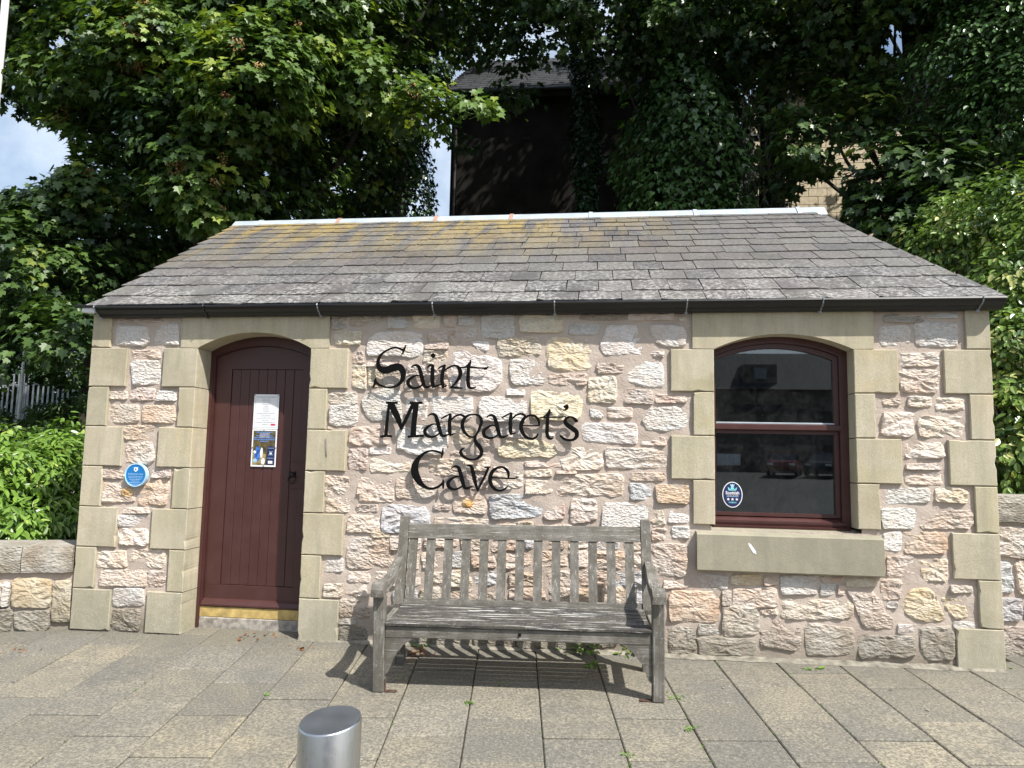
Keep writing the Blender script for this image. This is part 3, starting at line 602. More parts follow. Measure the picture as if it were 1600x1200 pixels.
# ---------------------------------------------------------------- roof
roof = thing('roof', None, None, (0, 0, 0)); roof.parent = cabin; roof.location = -Vector(cabin.location)
EL, ER = Vector((-4.055, -0.085, 2.560)), Vector((2.805, -0.085, 2.582)); RL, RR = Vector((-4.47, 2.9, 4.232)), Vector((2.53, 2.9, 4.262))
def RP(u, v): return EL.lerp(ER, u).lerp(RL.lerp(RR, u), v)
rn = (ER-EL).cross(RL-EL).normalized()
tr_ = (ER-EL).normalized(); up_ = rn.cross(tr_).normalized(); Lx = (ER-EL).length; Ls = (RL-EL).dot(up_); shear = (RL-EL).dot(tr_) / Ls
def rp(x, s, h=0.0): return EL + tr_*(x + shear*s*0 ) + up_*s + rn*h
V = [EL - rn*.02, ER - rn*.02, RR - rn*.02, RL - rn*.02]; V += [v - rn*.05 for v in V]
put('sarking', fixn(mesh('sarking', V, [(0,1,2,3),(7,6,5,4),(0,4,5,1),(1,5,6,2),(2,6,7,3),(3,7,4,0)])), M['dark'], roof)
bl, br = Vector((EL.x + sk(6.0), 5.95, 2.5)), Vector((ER.x + sk(6.0), 5.95, 2.53))
V = [RL, RR, br, bl]; V += [v - Vector((0, .02, .05)) for v in V]
put('rear_slope', fixn(mesh('rear_slope', V, [(0,1,2,3),(7,6,5,4),(0,4,5,1),(1,5,6,2),(2,6,7,3),(3,7,4,0)])), M['far_slate'], roof)
random.seed(31)
rows = 13; cnt = 0; extra = []
SL = [(0.150, 0.142, 0.138), (0.180, 0.168, 0.160), (0.125, 0.120, 0.118), (0.205, 0.192, 0.180), (0.175, 0.163, 0.145), (0.150, 0.134, 0.130), (0.19, 0.178, 0.162)]
SL = [tuple(x*.74 for x in c) for c in SL]
bnd = [0.0]
for r_ in range(rows): bnd.append(bnd[-1] + (0.29 - 0.009*r_ if r_ > 0 else 0.22))
sc_ = (Ls - 0.03) / bnd[-1]; bnd = [b*sc_ for b in bnd]
for r_ in range(rows):
    s0, s1 = bnd[r_], bnd[r_+1]; xl = shear*(s0+s1)/2 - 0.03; xr = Lx + shear*(s0+s1)/2 + 0.03
    x = xl - (random.uniform(.05, .28)); wbase = 0.305 - 0.004*r_
    while x < xr - 0.02:
        w_ = wbase * random.uniform(.82, 1.18); a, b = max(x, xl), min(x + w_, xr)
        if xr - b < 0.09: b = xr; 
        x = b if b == xr else x + w_
        if b - a < 0.05: continue
        dz = random.gauss(0, .008) ; g_ = .0032; th = random.uniform(.006, .010); lift = 0.013
        n_ = 5; low = []; cl = random.uniform(0, .03) * (random.random() < .5), random.uniform(0, .03) * (random.random() < .5)
        for q in range(n_ + 1):
            f = q / n_; low.append((a + g_ + (b - a - 2*g_) * f, s0 - .012 + dz + random.uniform(-.006, .006) + (cl[0] if q == 0 else 0) + (cl[1] if q == n_ else 0)))
        skx = random.uniform(-.004, .004); top = s1 + 0.05
        V = []; tilt = random.uniform(-.0015, .0015)
        for (px_, s) in low: V.append(rp(px_, s, lift + th + tilt))
        for (px_, s) in low[::-1]: V.append(rp(px_ + skx, top, 0.002 + th))
        k = len(V); V += [v - rn*th for v in V]
        F = [tuple(range(k)), tuple(range(2*k-1, k-1, -1))] + [(i, (i+1) % k, (i+1) % k + k, i+k) for i in range(k)]
        if cnt < 300:
            me = fixn(mesh('slate', V, F)); o = put('slate', me, M['slate'], roof, color=jitter(random.choice(SL), .16)); cnt += 1
            if r_ == 10 and -1 < 0: pass
        else: extra.append((V, F))
if extra:
    V, F = join(extra); o = put('slates', fixn(mesh('slates', V, F)), M['slate'], roof, color=(0.115, 0.108, 0.10)); o['kind'] = 'stuff'
print('slates', cnt, len(extra))
# ridge capping in sections
rdir = (RR - RL).normalized(); pxs = [366, 410, 532, 683, 800, 923, 1085, 1245, 1286]
rf = [(W(p, 340, 2.9).x - RL.x) / (RR.x - RL.x) for p in pxs]; rf[0] = -.004; rf[-1] = 1.004
prof = [(-.135, -.085), (-.125, -.060), (-.035, 0.030), (0.0, 0.045), (0.035, 0.030), (.125, -.060), (.135, -.085)]
for i in range(len(rf) - 1):
    a = RL.lerp(RR, rf[i]); b = RL.lerp(RR, rf[i+1]); b2 = b - rdir*.004
    V = [p + Vector((0, y, z)) for p in (a, b2) for y, z in prof]; n_ = len(prof)
    V += [v - Vector((0, 0, .006)) for v in V]
    F = [(k, k+1, n_+k+1, n_+k) for k in range(n_-1)] + [(2*n_+k+1, 2*n_+k, 3*n_+k, 3*n_+k+1) for k in range(n_-1)] + [(0, n_, 3*n_, 2*n_), (n_-1, 3*n_-1, 4*n_-1, 2*n_-1)]
    F += [(k, 2*n_+k, 2*n_+k+1, k+1) for k in range(n_-1)] + [(n_+k, n_+k+1, 3*n_+k+1, 3*n_+k) for k in range(n_-1)]
    put('ridge_capping', fixn(mesh('ridge_capping', V, F)), M['zinc'], roof)
    if 0 < i:
        V = [a + rdir*s + Vector((0, y*1.05, z*1.0 + .010)) for s in (-.022, .022) for y, z in prof]; V += [v - Vector((0, 0, .008)) for v in V]
        put('ridge_clip', fixn(mesh('ridge_clip', V, F)), M['copper'] if i in (2, 3, 4) else M['zinc'], roof)
# gutter: ogee profile
gut = thing('gutter', None, None, (0, 0, 0)); gut.parent = cabin; gut.location = -Vector(cabin.location)
gp = [(-.005, 2.553), (-.118, 2.556), (-.122, 2.544), (-.112, 2.538), (-.105, 2.522), (-.085, 2.504), (-.062, 2.497), (-.052, 2.484), (-.035, 2.478), (0.03, 2.478)]
gp2 = [(0.022, 2.488), (-.033, 2.488), (-.046, 2.494), (-.056, 2.508), (-.080, 2.516), (-.097, 2.535), (-.105, 2.556), (-.112, 2.568), (-.005, 2.568)]
def gutter_piece(xa, xb, dz=0.0):
    P = gp + gp2; k = len(P); s = lambda x: (x - EL.x) / (ER.x - EL.x) * 0.036
    V = [(xa, y, z + s(xa) + dz) for y, z in P[:10]] + [(xb, y, z + s(xb) + dz) for y, z in P[:10]]; k = 10
    F = [tuple(range(k)), tuple(range(2*k-1, k-1, -1))] + [(i, (i+1) % k, (i+1) % k + k, i+k) for i in range(k)]
    put('gutter_length', fixn(mesh('gutter_length', V, F)), M['black'], gut)
bx_ = [W(p, 480, -.12).x for p in (147, 317, 495, 675, 866, 1074, 1287, 1538, 1575)]
for a, b in ((bx_[0], bx_[4] - .003), (bx_[4] + .003, bx_[6] - .003), (bx_[6] + .003, bx_[8])): gutter_piece(a, b)
tag(put('gutter_end', fixn(mesh('gutter_end', *box_vf(W(124, 480, -.05).x, bx_[0] - .002, -.10, .03, 2.555, 2.572, .003))), M['black'], gut))
V, F = box_vf(W(131, 480, -.05).x, bx_[0] - .004, -.075, .02, 2.515, 2.552, .006); V = [(x, y, z + .012*noise.noise(Vector((x*40, y*40, z*40)))) for x, y, z in V]
put('broken_gutter_edge', fixn(mesh('broken_gutter_edge', V, F)), M['white'], gut)
for i, x in enumerate(bx_[:8]):
    s = (x - EL.x) / (ER.x - EL.x) * 0.036
    pts = [(x, y - .004, z + s) for y, z in gp[1:9]]; pts.append((x, -.02, 2.472 + s))
    V, F = tube(pts, .0055, 6); V2, F2 = cyl(.012, 0, .02, 8); V2 = [Vector((p[2]*0 + x + p[0], -.035 + p[1]*.5, 2.462 + s + p[2])) for p in V2]
    V, F = join([(V, F), (V2, F2)]); put('gutter_bracket', fixn(mesh('gutter_bracket', V, F)), M['fence'] if i != 1 else M['black'], gut)
box('fascia', X0, X1, 0.031, 0.06, 2.53, 2.60, M['dark'], cabin)
# base fillet of mortar along the right part of the wall
V = []; F = []; n_ = 120
for i in range(n_ + 1):
    x = -2.20 + (X1 + 2.20) * i / n_ ; g_ = GZ(x, 0); r1 = noise.noise(Vector((x*5, 0, 0))); r2 = noise.noise(Vector((x*17, 5, 0)))
    hh = (0.006 + .008*r1 + .008*r2) + (0.006 if x > -1.7 else 0); dd = 0.022 + .018*r1 + .012*r2 + (.016 if x > .5 else 0)
    V += [(x, -dd, GZ(x, -dd) + .001), (x, -dd*.55, g_ + hh*.8), (x, 0.05, g_ + hh + .012)]
for i in range(n_): F += [(3*i, 3*i+3, 3*i+4, 3*i+1), (3*i+1, 3*i+4, 3*i+5, 3*i+2)]
put('base_fillet', fixn(mesh('base_fillet', V, F, True)), M['fillet'], wl)
# ---------------------------------------------------------------- door
fr_y = 0.140
dr = thing('door_frame', None, None, (0, 0, 0)); dr.parent = cabin; dr.location = -Vector(cabin.location)
gzd = GZ(-2.7, .15)
o1 = arch(DX0 - .01, DX1 + .055, gzd - .01, LZ[1] - .01, 2.375, 48); i1 = arch(DX0 + .055, DX1 - .035, gzd - .01, LZ[1] - .04, 2.296, 48)
ring('frame', o1, i1, fr_y, 0.235, M['maroon'], dr)
i2 = arch(DX0 + .066, DX1 - .046, 0.175, LZ[1] - .045, 2.286, 48); ring('frame_bead', i1, i2, fr_y + .012, 0.20, M['maroon'], dr)
leafo = thing('door', None, None, (0, 0, 0)); leafo.parent = cabin; leafo.location = -Vector(cabin.location)
lo = arch(DX0 + .069, DX1 - .049, 0.190, LZ[1] - .047, 2.283, 48)
PX0, PX1, PZ0, PZ1 = -2.971, -2.356, 0.345, 2.095
ix = [(PX0, PZ0)] + [(PX0 + (PX1-PX0)*i/48, PZ1) for i in range(49)] + [(PX1, PZ0)]
# stiles, arched top rail and bottom rail around the boarded panel
ring('stile_and_rail', [(lo[0][0], PZ0)] + lo[1:-1] + [(lo[-1][0], PZ0)], ix, 0.178, 0.215, M['maroon'], leafo)
box('bottom_rail', lo[0][0], lo[-1][0], 0.178, 0.215, 0.190, PZ0 - .0005, M['maroon'], leafo, .002)
nb = 8; bw = (PX1 - PX0) / nb
for i in range(nb):
    box('board', PX0 + i*bw + .0008, PX0 + (i+1)*bw - .0008, 0.186, 0.213, PZ0 + .001, PZ1 - .001, M['maroon'], leafo, .0035)
prism('weather_bar', [(0.177, 0.236), (0.158, 0.222), (0.140, 0.196), (0.140, 0.184), (0.177, 0.178)], lo[0][0] + .003, lo[-1][0] - .003, M['maroon'], leafo, axis='x')
lk = box('lock_plate', -2.425, -2.285, 0.174, 0.178, 1.13, 1.335, M['maroon'], leafo, .0015)
hx, hz = -2.398, 1.228
HP = [tube([(hx, .174, hz + .01), (hx, .150, hz + .01)], [.024, .014], 12)]
for a in range(4):
    th = a*math.pi/2 + .78; HP.append(tube([(hx, .172, hz + .01), (hx + .034*math.cos(th), .168, hz + .01 + .034*math.sin(th))], [.012, .005], 6))
HP.append(tube([(hx + .030*math.sin(t_), .150 + .004*math.cos(t_), hz - .028 + .034*math.cos(t_)) for t_ in [2*math.pi*i/20 for i in range(21)]], .0045, 6))
V, F = join(HP); put('ring_handle', fixn(mesh('ring_handle', V, F, True)), M['iron'], leafo)
box('threshold', DX0 + .056, DX1 - .036, 0.150, 0.24, gzd + .085, 0.176, M['yellow'], dr, .003)
V, F = box_vf(DX0 + .056, DX1 - .036, 0.143, 0.24, gzd - .03, gzd + .083, .006); put('door_step', fixn(mesh('door_step', V, F)), M['concrete'], dr)
for q in (dr, leafo): q.location = Vector(q.location) + Vector((-.032, .067, 0))      # the joinery stands well back in its reveal
# ---------------------------------------------------------------- window
wf = thing('window', None, None, (0, 0, 0)); wf.parent = cabin; wf.location = -Vector(cabin.location)
wy = 0.135
o1 = arch(WX0 - .03, WX1 + .0, 0.957, LZ[1] - .0, 2.365, 48); i1 = arch(WX0 + .018, WX1 - .058, 0.957, LZ[1] - .035, 2.300, 48)
ring('window_frame', o1, i1, wy, 0.235, M['maroon'], wf)
gx0, gx1 = WX0 + .020, WX1 - .060
us = ls = wf
ua = arch(gx0, gx1, 1.640, LZ[1] - .037, 2.298, 48); ub = arch(gx0 + .012, gx1 - .034, 1.700, LZ[1] - .062, 2.264, 48)
ring('sash_frame', ua, ub, wy + .018, .19, M['maroon'], us)
box('meeting_rail', gx0 - .006, gx1 + .024, wy - .004, .19, 1.652, 1.696, M['maroon'], us, .005)
box('glazing_bead', gx0 + .012, gx1 - .034, wy + .012, wy + .035, 1.697, 1.709, M['zinc'], us, .002)
c_ = ub[1:-1]; prism('pane', [(ub[0][0], 1.70)] + c_ + [(ub[-1][0], 1.70)], wy + .040, wy + .046, M['glass'], us)
ring('sash_frame', [(gx0, 1.02), (gx0, 1.650), (gx1, 1.650), (gx1, 1.02)], [(gx0 + .014, 1.045), (gx0 + .014, 1.625), (gx1 - .032, 1.625), (gx1 - .032, 1.045)], wy + .030, .20, M['maroon'], ls, closed=True)
box('pane', gx0 + .014, gx1 - .032, wy + .052, wy + .058, 1.045, 1.625, M['glass'], ls)
prism('sash_sill', [(wy - .012, .957), (wy - .018, .975), (wy - .018, .990), (wy + .05, 1.018), (.22, 1.018), (.22, .957)], WX0 + .0, WX1 - .035, M['maroon'], wf, axis='x')
prism('sill_lip', [(wy - .03, .930), (wy - .035, .952), (wy - .012, .956), (.20, .956), (.20, .93)], WX0 + .0, WX1 - .012, M['maroon'], wf, axis='x')

# ================================================================== lettering
def cat_rom(P, k=5):
    out = []
    for i in range(len(P) - 1):
        p0, p1, p2, p3 = P[max(i-1, 0)], P[i], P[i+1], P[min(i+2, len(P)-1)]
        for j in range(k):
            t = j / k
            out.append(tuple(0.5*((2*b) + (-a + c)*t + (2*a - 5*b + 4*c - d)*t*t + (-a + 3*b - 3*c + d)*t**3) for a, b, c, d in zip(p0, p1, p2, p3)))
    out.append(P[-1]); return out
LY = -0.030
lett = thing('name_lettering', 'large black calligraphic metal letters reading Saint Margaret\'s Cave on the rubble wall', 'lettering', (-.6, LY, 1.25))
stroke_i = [0]
def strokes(name, S, ox, oy, sc, dx=0.0, dy=0.0):
    parts = []
    for st in S:
        P = cat_rom([tuple(map(float, p)) for p in st]) if len(st) > 2 else st
        q = []
        for (x, y, w_) in P:
            a = W(ox + x/sc + dx, oy + y/sc + dy, LY); q.append((a.x, a.z, (max(w_, 3) + sc*.75) / sc / 205.0 * 0.5))
        stroke_i[0] += 1; yf = LY - 0.00023 * (stroke_i[0] % 9); yb = LY + 0.009 + 0.0002*(stroke_i[0] % 7)
        V = []; n = len(q)
        for i, (x, z, h) in enumerate(q):
            a, b = q[max(i-1, 0)], q[min(i+1, n-1)]; tx, tz = b[0]-a[0], b[1]-a[1]; L = math.hypot(tx, tz) or 1; nx_, nz_ = -tz/L, tx/L
            V += [(x + nx_*h, yf, z + nz_*h), (x - nx_*h, yf, z - nz_*h), (x - nx_*h, yb, z - nz_*h), (x + nx_*h, yb, z + nz_*h)]
        F = [(0, 1, 2, 3), (4*n-1, 4*n-2, 4*n-3, 4*n-4)]
        for i in range(n - 1):
            for k in range(4): F.append((4*i+k, 4*i+4+k, 4*i+4+(k+1) % 4, 4*i+(k+1) % 4))
        parts.append((V, F))
    V, F = join(parts); return put(name, fixn(mesh(name, V, F)), M['letter'], lett)
A8 = (570, 530, 8)
S_ = [[(512,72,4),(488,130,22),(466,190,5)], [(482,138,18),(430,115,22),(370,106,17),(290,130,17),(215,180,20),(170,250,30),(165,320,46),(200,375,68),(270,388,82),(345,358,88),(420,345,84),(465,385,74),(478,450,60),(460,515,42),(420,565,30),(350,597,20),(270,600,18),(190,575,20),(130,530,28),(128,505,14)], [(135,482,4),(128,540,26),(98,608,5)]]
a_ = [[(578,350,6),(605,330,14),(640,325,24),(675,350,36),(700,430,42),(722,520,42),(748,590,30),(790,596,22),(848,572,6)], [(695,458,10),(640,452,14),(570,490,28),(538,535,38),(555,585,34),(615,612,24),(690,590,16),(726,555,12)]]
i_ = [[(778,352,6),(815,328,16),(850,318,10)], [(848,318,30),(845,400,42),(842,500,42),(850,575,38),(850,612,8)], [(850,592,20),(900,582,16),(965,560,6)], [(852,172,3),(852,205,56),(852,238,3)]]
n_l = [[(913,368,6),(955,342,16),(1005,318,8)], [(1000,320,22),(975,400,38),(962,500,40),(972,570,36),(975,612,8)], [(972,592,18),(1000,590,14),(1025,572,5)], [(985,400,8),(1040,358,15),(1110,330,16),(1165,348,34),(1192,405,46),(1183,470,36),(1135,545,22),(1075,600,10)], [(1048,610,5),(1110,604,20),(1170,608,20),(1225,610,6)]]
t_l = [[(1322,256,4),(1314,300,22),(1296,360,34),(1290,450,40),(1290,540,42),(1305,600,34),(1345,612,20),(1392,595,5)], [(1225,358,6),(1275,335,16),(1312,290,12)], [(1195,352,10),(1300,350,16),(1420,358,13),(1510,360,12),(1545,342,6)], [(1500,352,12),(1522,366,16),(1488,378,6)]]
strokes('letter_s', S_, *A8)
strokes('letters_aint', a_ + i_ + n_l + t_l, *A8)
Mg = [[(603,629,1.0),(612,629.4,1.6),(621,629,1.0)], [(640,629,1.0),(650,629.6,1.8),(660,629,1.0)], [(608,630,3.2),(606,645,3.4),(604,665,4.2),(602.6,681,4.8)], [(594,682.4,1.0),(603,681,2.6),(612,682,1.0)],
      [(610,629.5,9.0),(616,642,9.2),(622,655,8.0),(627,671,2.0)], [(626,671,2.6),(634,655,4.4),(645,631,4.4)], [(650,629.5,7.6),(648.5,645,7.4),(646.5,662,7.2),(645.4,681,8.0)], [(637,682.4,1.0),(650,681.4,2.4),(662,680.5,1.4)]]
AS = (642.5-580/8, 573.1-345/8)
r_ = [[(950,996,5),(985,975,13),(1020,955,14),(1075,928,6)], [(1072,930,22),(1060,1010,36),(1058,1100,38),(1062,1170,38),(1070,1212,10)], [(1065,1196,18),(1095,1190,14),(1125,1180,5)], [(1080,1010,10),(1130,962,16),(1190,944,20),(1235,962,24),(1262,990,16)]]
g7 = [[(300,58,13),(240,66,18),(190,105,30),(166,180,36),(188,258,30),(245,312,20),(300,318,14),(345,270,18),(375,200,26),(392,140,30),(370,80,26),(320,58,16),(298,60,10)], [(345,270,16),(318,320,24),(322,378,34),(360,425,44),(392,485,36),(375,548,30),(315,582,17),(240,580,19),(180,550,27),(146,505,30),(160,468,18),(192,445,4)]]
e7 = [[(878,188,11),(970,189,11),(1066,188,11)], [(1066,190,13),(1062,130,24),(1020,78,24),(955,68,18),(890,105,30),(856,180,38),(866,255,38),(912,318,30),(980,344,22),(1030,322,19),(1056,280,6)]]
t8 = [[(872,308,4),(868,345,24),(848,400,34),(842,480,38),(838,560,38),(838,620,38),(858,672,34),(890,686,18),(918,668,5)], [(790,410,6),(830,385,14),(862,335,12)], [(745,418,10),(850,416,12),(960,414,11),(1075,410,8)]]
s8 = [[(1222,448,6),(1205,462,34),(1180,435,30),(1150,415,20),(1110,414,20),(1072,438,28),(1066,480,42),(1100,520,50),(1160,560,56),(1205,600,50),(1206,655,42),(1165,695,28),(1110,702,26),(1050,685,26),(1010,652,22),(998,640,5)], [(1065,262,50),(1072,275,56),(1085,292,42),(1070,318,18),(1035,332,4)]]
strokes('letter_m', Mg, 0, 0, 1)
strokes('letters_argaret_s', [[(x, y, w_) for x, y, w_ in st] for st in a_], 570, 530, 8, 26.3, 76.3).name = 'letter_a'
strokes('letter_r', r_, *A8)
strokes('letter_g', g7, 700, 640, 7.5)
strokes('letter_a', a_, 570, 530, 8, 118.2, 78.2)
strokes('letter_r', r_, 570, 530, 8, 95, -1.4)
strokes('letter_e', e7, 700, 640, 7.5)
strokes('letter_t', t8, 750, 600, 8)
strokes('letter_s', s8, 750, 600, 8)
C8 = (620, 690, 8)
strokes('letter_c', [[(576,78,4),(570,140,18),(556,206,5)], [(564,150,14),(500,124,22),(430,114,18),(350,140,24),(275,205,44),(228,295,76),(225,385,90),(258,465,80),(312,538,50),(380,580,30),(450,587,24),(530,556,24),(578,505,16)], [(578,468,4),(578,530,24),(578,592,6)]], *C8)
strokes('letter_a', a_, 570, 530, 8, 62.5, 158.2)
strokes('letter_v', [[(868,306,5),(900,296,18),(930,315,30),(950,380,42),(965,450,42),(985,530,34),(1012,620,8)], [(1006,620,10),(1055,520,22),(1105,420,24),(1142,325,26)], [(1092,328,5),(1125,318,14),(1174,320,8)]], *C8)
strokes('letter_e', [[(1395,458,14),(1390,380,30),(1340,328,24),(1275,320,20),(1200,368,36),(1165,450,42),(1176,530,38),(1222,592,30),(1290,614,20),(1350,592,18),(1388,555,5)], [(1190,450,10),(1300,455,14),(1420,460,12),(1480,458,12),(1525,438,5)]], *C8)
# standoff pins
for px, py in ((596,560),(640,600),(735,600),(605,660),(648,660),(735,700),(800,682),(855,670),(900,690),(652,740),(740,765),(780,765)):
    a = W(px, py, 0); 
# ------------------------------------------------------------------ flat print helpers
def text(name, s, x, z, y, size, mat, parent, align='CENTER', shear=0.0, bold=0.0):
    cu = bpy.data.curves.new(name, 'FONT'); cu.body = s; cu.size = size; cu.align_x = align; cu.align_y = 'CENTER'; cu.shear = shear; cu.offset = bold; cu.resolution_u = 3
    o = bpy.data.objects.new(name, cu); me = bpy.data.meshes.new_from_object(o); bpy.data.objects.remove(o); bpy.data.curves.remove(cu)
    for v in me.vertices: v.co = Vector((v.co.x + x, y, v.co.y + z))
    me.materials.clear(); return put(name, me, mat, parent)
DOFF = Vector((-.032, .067, 0))
def flat(name, x0, x1, z0, z1, y, mat, parent):
    return put(name, mesh(name, [(x0, y, z0), (x1, y, z0), (x1, y, z1), (x0, y, z1)], [(0, 1, 2, 3)]), mat, parent)
def disc(name, cx, cz, rx, rz, y, mat, parent, n=40, th=0.0):
    pts = [(cx + rx*math.cos(2*math.pi*i/n), cz + rz*math.sin(2*math.pi*i/n)) for i in range(n)]
    if th: return prism(name, pts, y, y + th, mat, parent)
    return put(name, mesh(name, [(a, y, b) for a, b in pts], [tuple(range(n))]), mat, parent)
def lines(name, rows_, x0, x1, ztop, dz, y, mat, parent, h=.003):
    parts = []; random.seed(3)
    for r_, (f0, f1) in enumerate(rows_):
        z = ztop - r_*dz; x = x0 + (x1-x0)*f0
        while x < x0 + (x1-x0)*f1:
            w_ = random.uniform(.006, .016); xe = min(x + w_, x0 + (x1-x0)*f1)
            parts.append(([(x, y, z), (xe, y, z), (xe, y, z + h), (x, y, z + h)], [(0, 1, 2, 3)])); x = xe + .003
    V, F = join(parts); return put(name, mesh(name, V, F), mat, parent)
# blue plaque
pq = thing('round_plaque', 'round blue enamel plaque with white crest and lettering on the rubble left of the door', 'plaque', (-3.618, -.012, 1.215))
disc('plate', -3.618, 1.215, .086, .086, -.018, M['plaque'], pq, 48, .03)
n = 48; ring('rim', [(-3.618 + .092*math.cos(2*math.pi*i/n), 1.215 + .092*math.sin(2*math.pi*i/n)) for i in range(n)], [(-3.618 + .084*math.cos(2*math.pi*i/n), 1.215 + .084*math.sin(2*math.pi*i/n)) for i in range(n)], -.022, .012, M['plaque_text'], pq, closed=True)
prism('crest', [(-3.634, 1.275), (-3.634, 1.252), (-3.618, 1.238), (-3.602, 1.252), (-3.602, 1.275)], -.0215, -.018, M['white'], pq)
prism('crest_mark', [(-3.624, 1.268), (-3.624, 1.254), (-3.612, 1.254), (-3.612, 1.268)], -.023, -.0215, M['blue_ink'], pq)
text('heading', "St Margaret's Cave", -3.618, 1.223, -.0195, .0165, M['plaque_text'], pq, bold=.0003)
lines('small_print', [(0, 1), (.03, .97), (.1, .9), (.2, .8), (.08, .9), (.15, .8)], -3.68, -3.556, 1.203, .0125, -.0195, M['plaque_text'], pq, .004)
# door notices
no = thing('opening_hours_notice', 'white laminated notice of opening hours pinned to the maroon door above the poster', 'notice', (-2.656, .172, 1.747))
nx0, nx1 = -2.764, -2.549
flat('sheet', nx0, nx1, 1.603, 1.887, .1765, M['white'], no); 
put('sheet_border', mesh('sheet_border', *join([([(a, .1755, c), (b, .1755, c), (b, .1755, d), (a, .1755, d)], [(0, 1, 2, 3)]) for a, b, c, d in ((nx0+.012, nx1-.012, 1.871, 1.8725), (nx0+.012, nx1-.012, 1.615, 1.6165), (nx0+.012, nx0+.0135, 1.615, 1.872), (nx1-.0135, nx1-.012, 1.615, 1.872))])), M['ink'], no)
lines('printed_lines', [(.05,.95),(.3,.7),(.3,.7),(.32,.68),(.34,.66),(.42,.58),(.34,.66),(.36,.64),(.34,.66),(.1,.9),(.28,.72),(.28,.72),(.05,.95),(.35,.65),(.05,.95),(.35,.62)], nx0 + .015, nx1 - .015, 1.862, .0148, .1755, M['ink'], no, .0035)
flat('red_mark', nx1 - .062, nx1 - .022, 1.632, 1.646, .1755, M['red_ink'], no)
def pin(x, z, par): 
    V, F = tube([(x, .1755, z), (x, .170, z)], [.004, .003], 8); put('pin', fixn(mesh('pin', V, F)), M['iron'], par)
pin(nx0 + .006, 1.880, no); pin(nx1 - .006, 1.880, no)
po = thing('door_poster', 'brown and blue pictorial poster with white border pinned to the maroon door below the notice', 'poster', (-2.656, .172, 1.449))
px0, px1 = -2.765, -2.551
flat('sheet', px0, px1, 1.296, 1.600, .1765, M['white'], po)
flat('picture', px0 + .012, px1 - .012, 1.310, 1.588, .1758, M['brown_print'], po)
flat('picture_highlight', px0 + .065, px1 - .065, 1.528, 1.570, .1753, M['gold_print'], po); flat('picture_lower', px0 + .012, px0 + .125, 1.310, 1.40, .1753, M['gold_print'], po)
lines('blue_title', [(.1,.9),(.25,.75),(.1,.9),(.0,1.0),(0,1),(.3,.7)], px0 + .02, px1 - .02, 1.572, .0148, .1750, M['blue_ink'], po, .008)
random.seed(2)
def blobp(name, cx, cz, rx, rz, mat, y):
    pts = [(cx + rx*(1 + .3*noise.noise(Vector((math.cos(a)*2 + cx*50, math.sin(a)*2, 0))))*math.cos(a), cz + rz*(1 + .3*noise.noise(Vector((math.cos(a)*2, math.sin(a)*2 + 5, cz*50))))*math.sin(a)) for a in [2*math.pi*i/20 for i in range(20)]]
    put(name, mesh(name, [(a, y, b) for a, b in pts], [tuple(range(20))]), mat, po)
blobp('blue_shape', px0 + .055, 1.40, .024, .062, M['cobalt'], .1748); blobp('pale_shape', px0 + .088, 1.41, .012, .045, M['white'], .1745); blobp('pale_shape', px0 + .035, 1.345, .018, .016, M['plaque_text'], .1742); blobp('pale_shape', px0 + .105, 1.34, .016, .026, M['white'], .1742)
blobp('round_shape', px0 + .030, 1.415, .012, .013, M['white'], .1739)
flat('navy_panel', px0 + .135, px1 - .014, 1.314, 1.462, .1748, M['navy'], po); lines('panel_lines', [(0, 1), (.2, .8), (.1, .9), (0, 1)], px0 + .142, px1 - .02, 1.446, .027, .1744, M['plaque_text'], po, .003)
flat('panel_mark', px0 + .158, px0 + .178, 1.398, 1.412, .1743, M['white'], po); flat('panel_mark', px0 + .148, px0 + .186, 1.322, 1.345, .1743, M['white'], po)
for x, z in ((px0 + .008, 1.45), (px1 - .006, 1.45), (px0 + .1, 1.592), (px0 + .11, 1.302)): pin(x, z, po)
for q in (no, po): q.location = Vector(q.location) + DOFF
# window sticker
stx, stz, sty = 1.012, 1.170, wy + .0505
stk = thing('window_sticker', 'oval navy sticker with thistle and three stars in the lower left of the window', 'sticker', (stx, sty, stz))
disc('sticker_rim', stx, stz, .073, .095, sty, M['white'], stk); disc('sticker_face', stx, stz, .067, .089, sty - .0006, M['navy'], stk)
text('wordmark', 'Scottish', stx, stz + .013, sty - .0012, .031, M['white'], stk, bold=.0006); text('small_wordmark', 'TOURIST BOARD', stx, stz - .004, sty - .0012, .0115, M['white'], stk)
flat('rule', stx - .043, stx + .043, stz - .015, stz - .0125, sty - .0012, M['plaque_text'], stk); text('lower_word', 'MUSEUM', stx, stz - .058, sty - .0012, .014, M['teal'], stk, bold=.0004)
for k in (-1, 0, 1):
    c = (stx + k*.031, stz - .034); pts = [(c[0] + (.0125 if i % 2 == 0 else .0052)*math.sin(math.pi*i/5), c[1] + (.0125 if i % 2 == 0 else .0052)*math.cos(math.pi*i/5)) for i in range(10)]
    put('star', mesh('star', [(a, sty - .0012, b) for a, b in pts], [tuple(range(10))]), M['white'], stk)
def fl(name, pts, mat, y): put(name, mesh(name, [(stx + a, y, stz + b) for a, b in pts], [tuple(range(len(pts)))]), mat, stk)
fl('thistle_head', [(-.012, .066), (-.009, .056), (.009, .056), (.012, .066), (.018, .078), (.006, .074), (0, .080), (-.006, .074), (-.018, .078)], M['plaque_text'], sty - .0012)
fl('thistle_bulb', [(-.009, .055), (-.014, .047), (-.008, .038), (-.002, .035), (-.002, .026), (.002, .026), (.002, .035), (.008, .038), (.014, .047), (.009, .055)], M['teal'], sty - .0012)
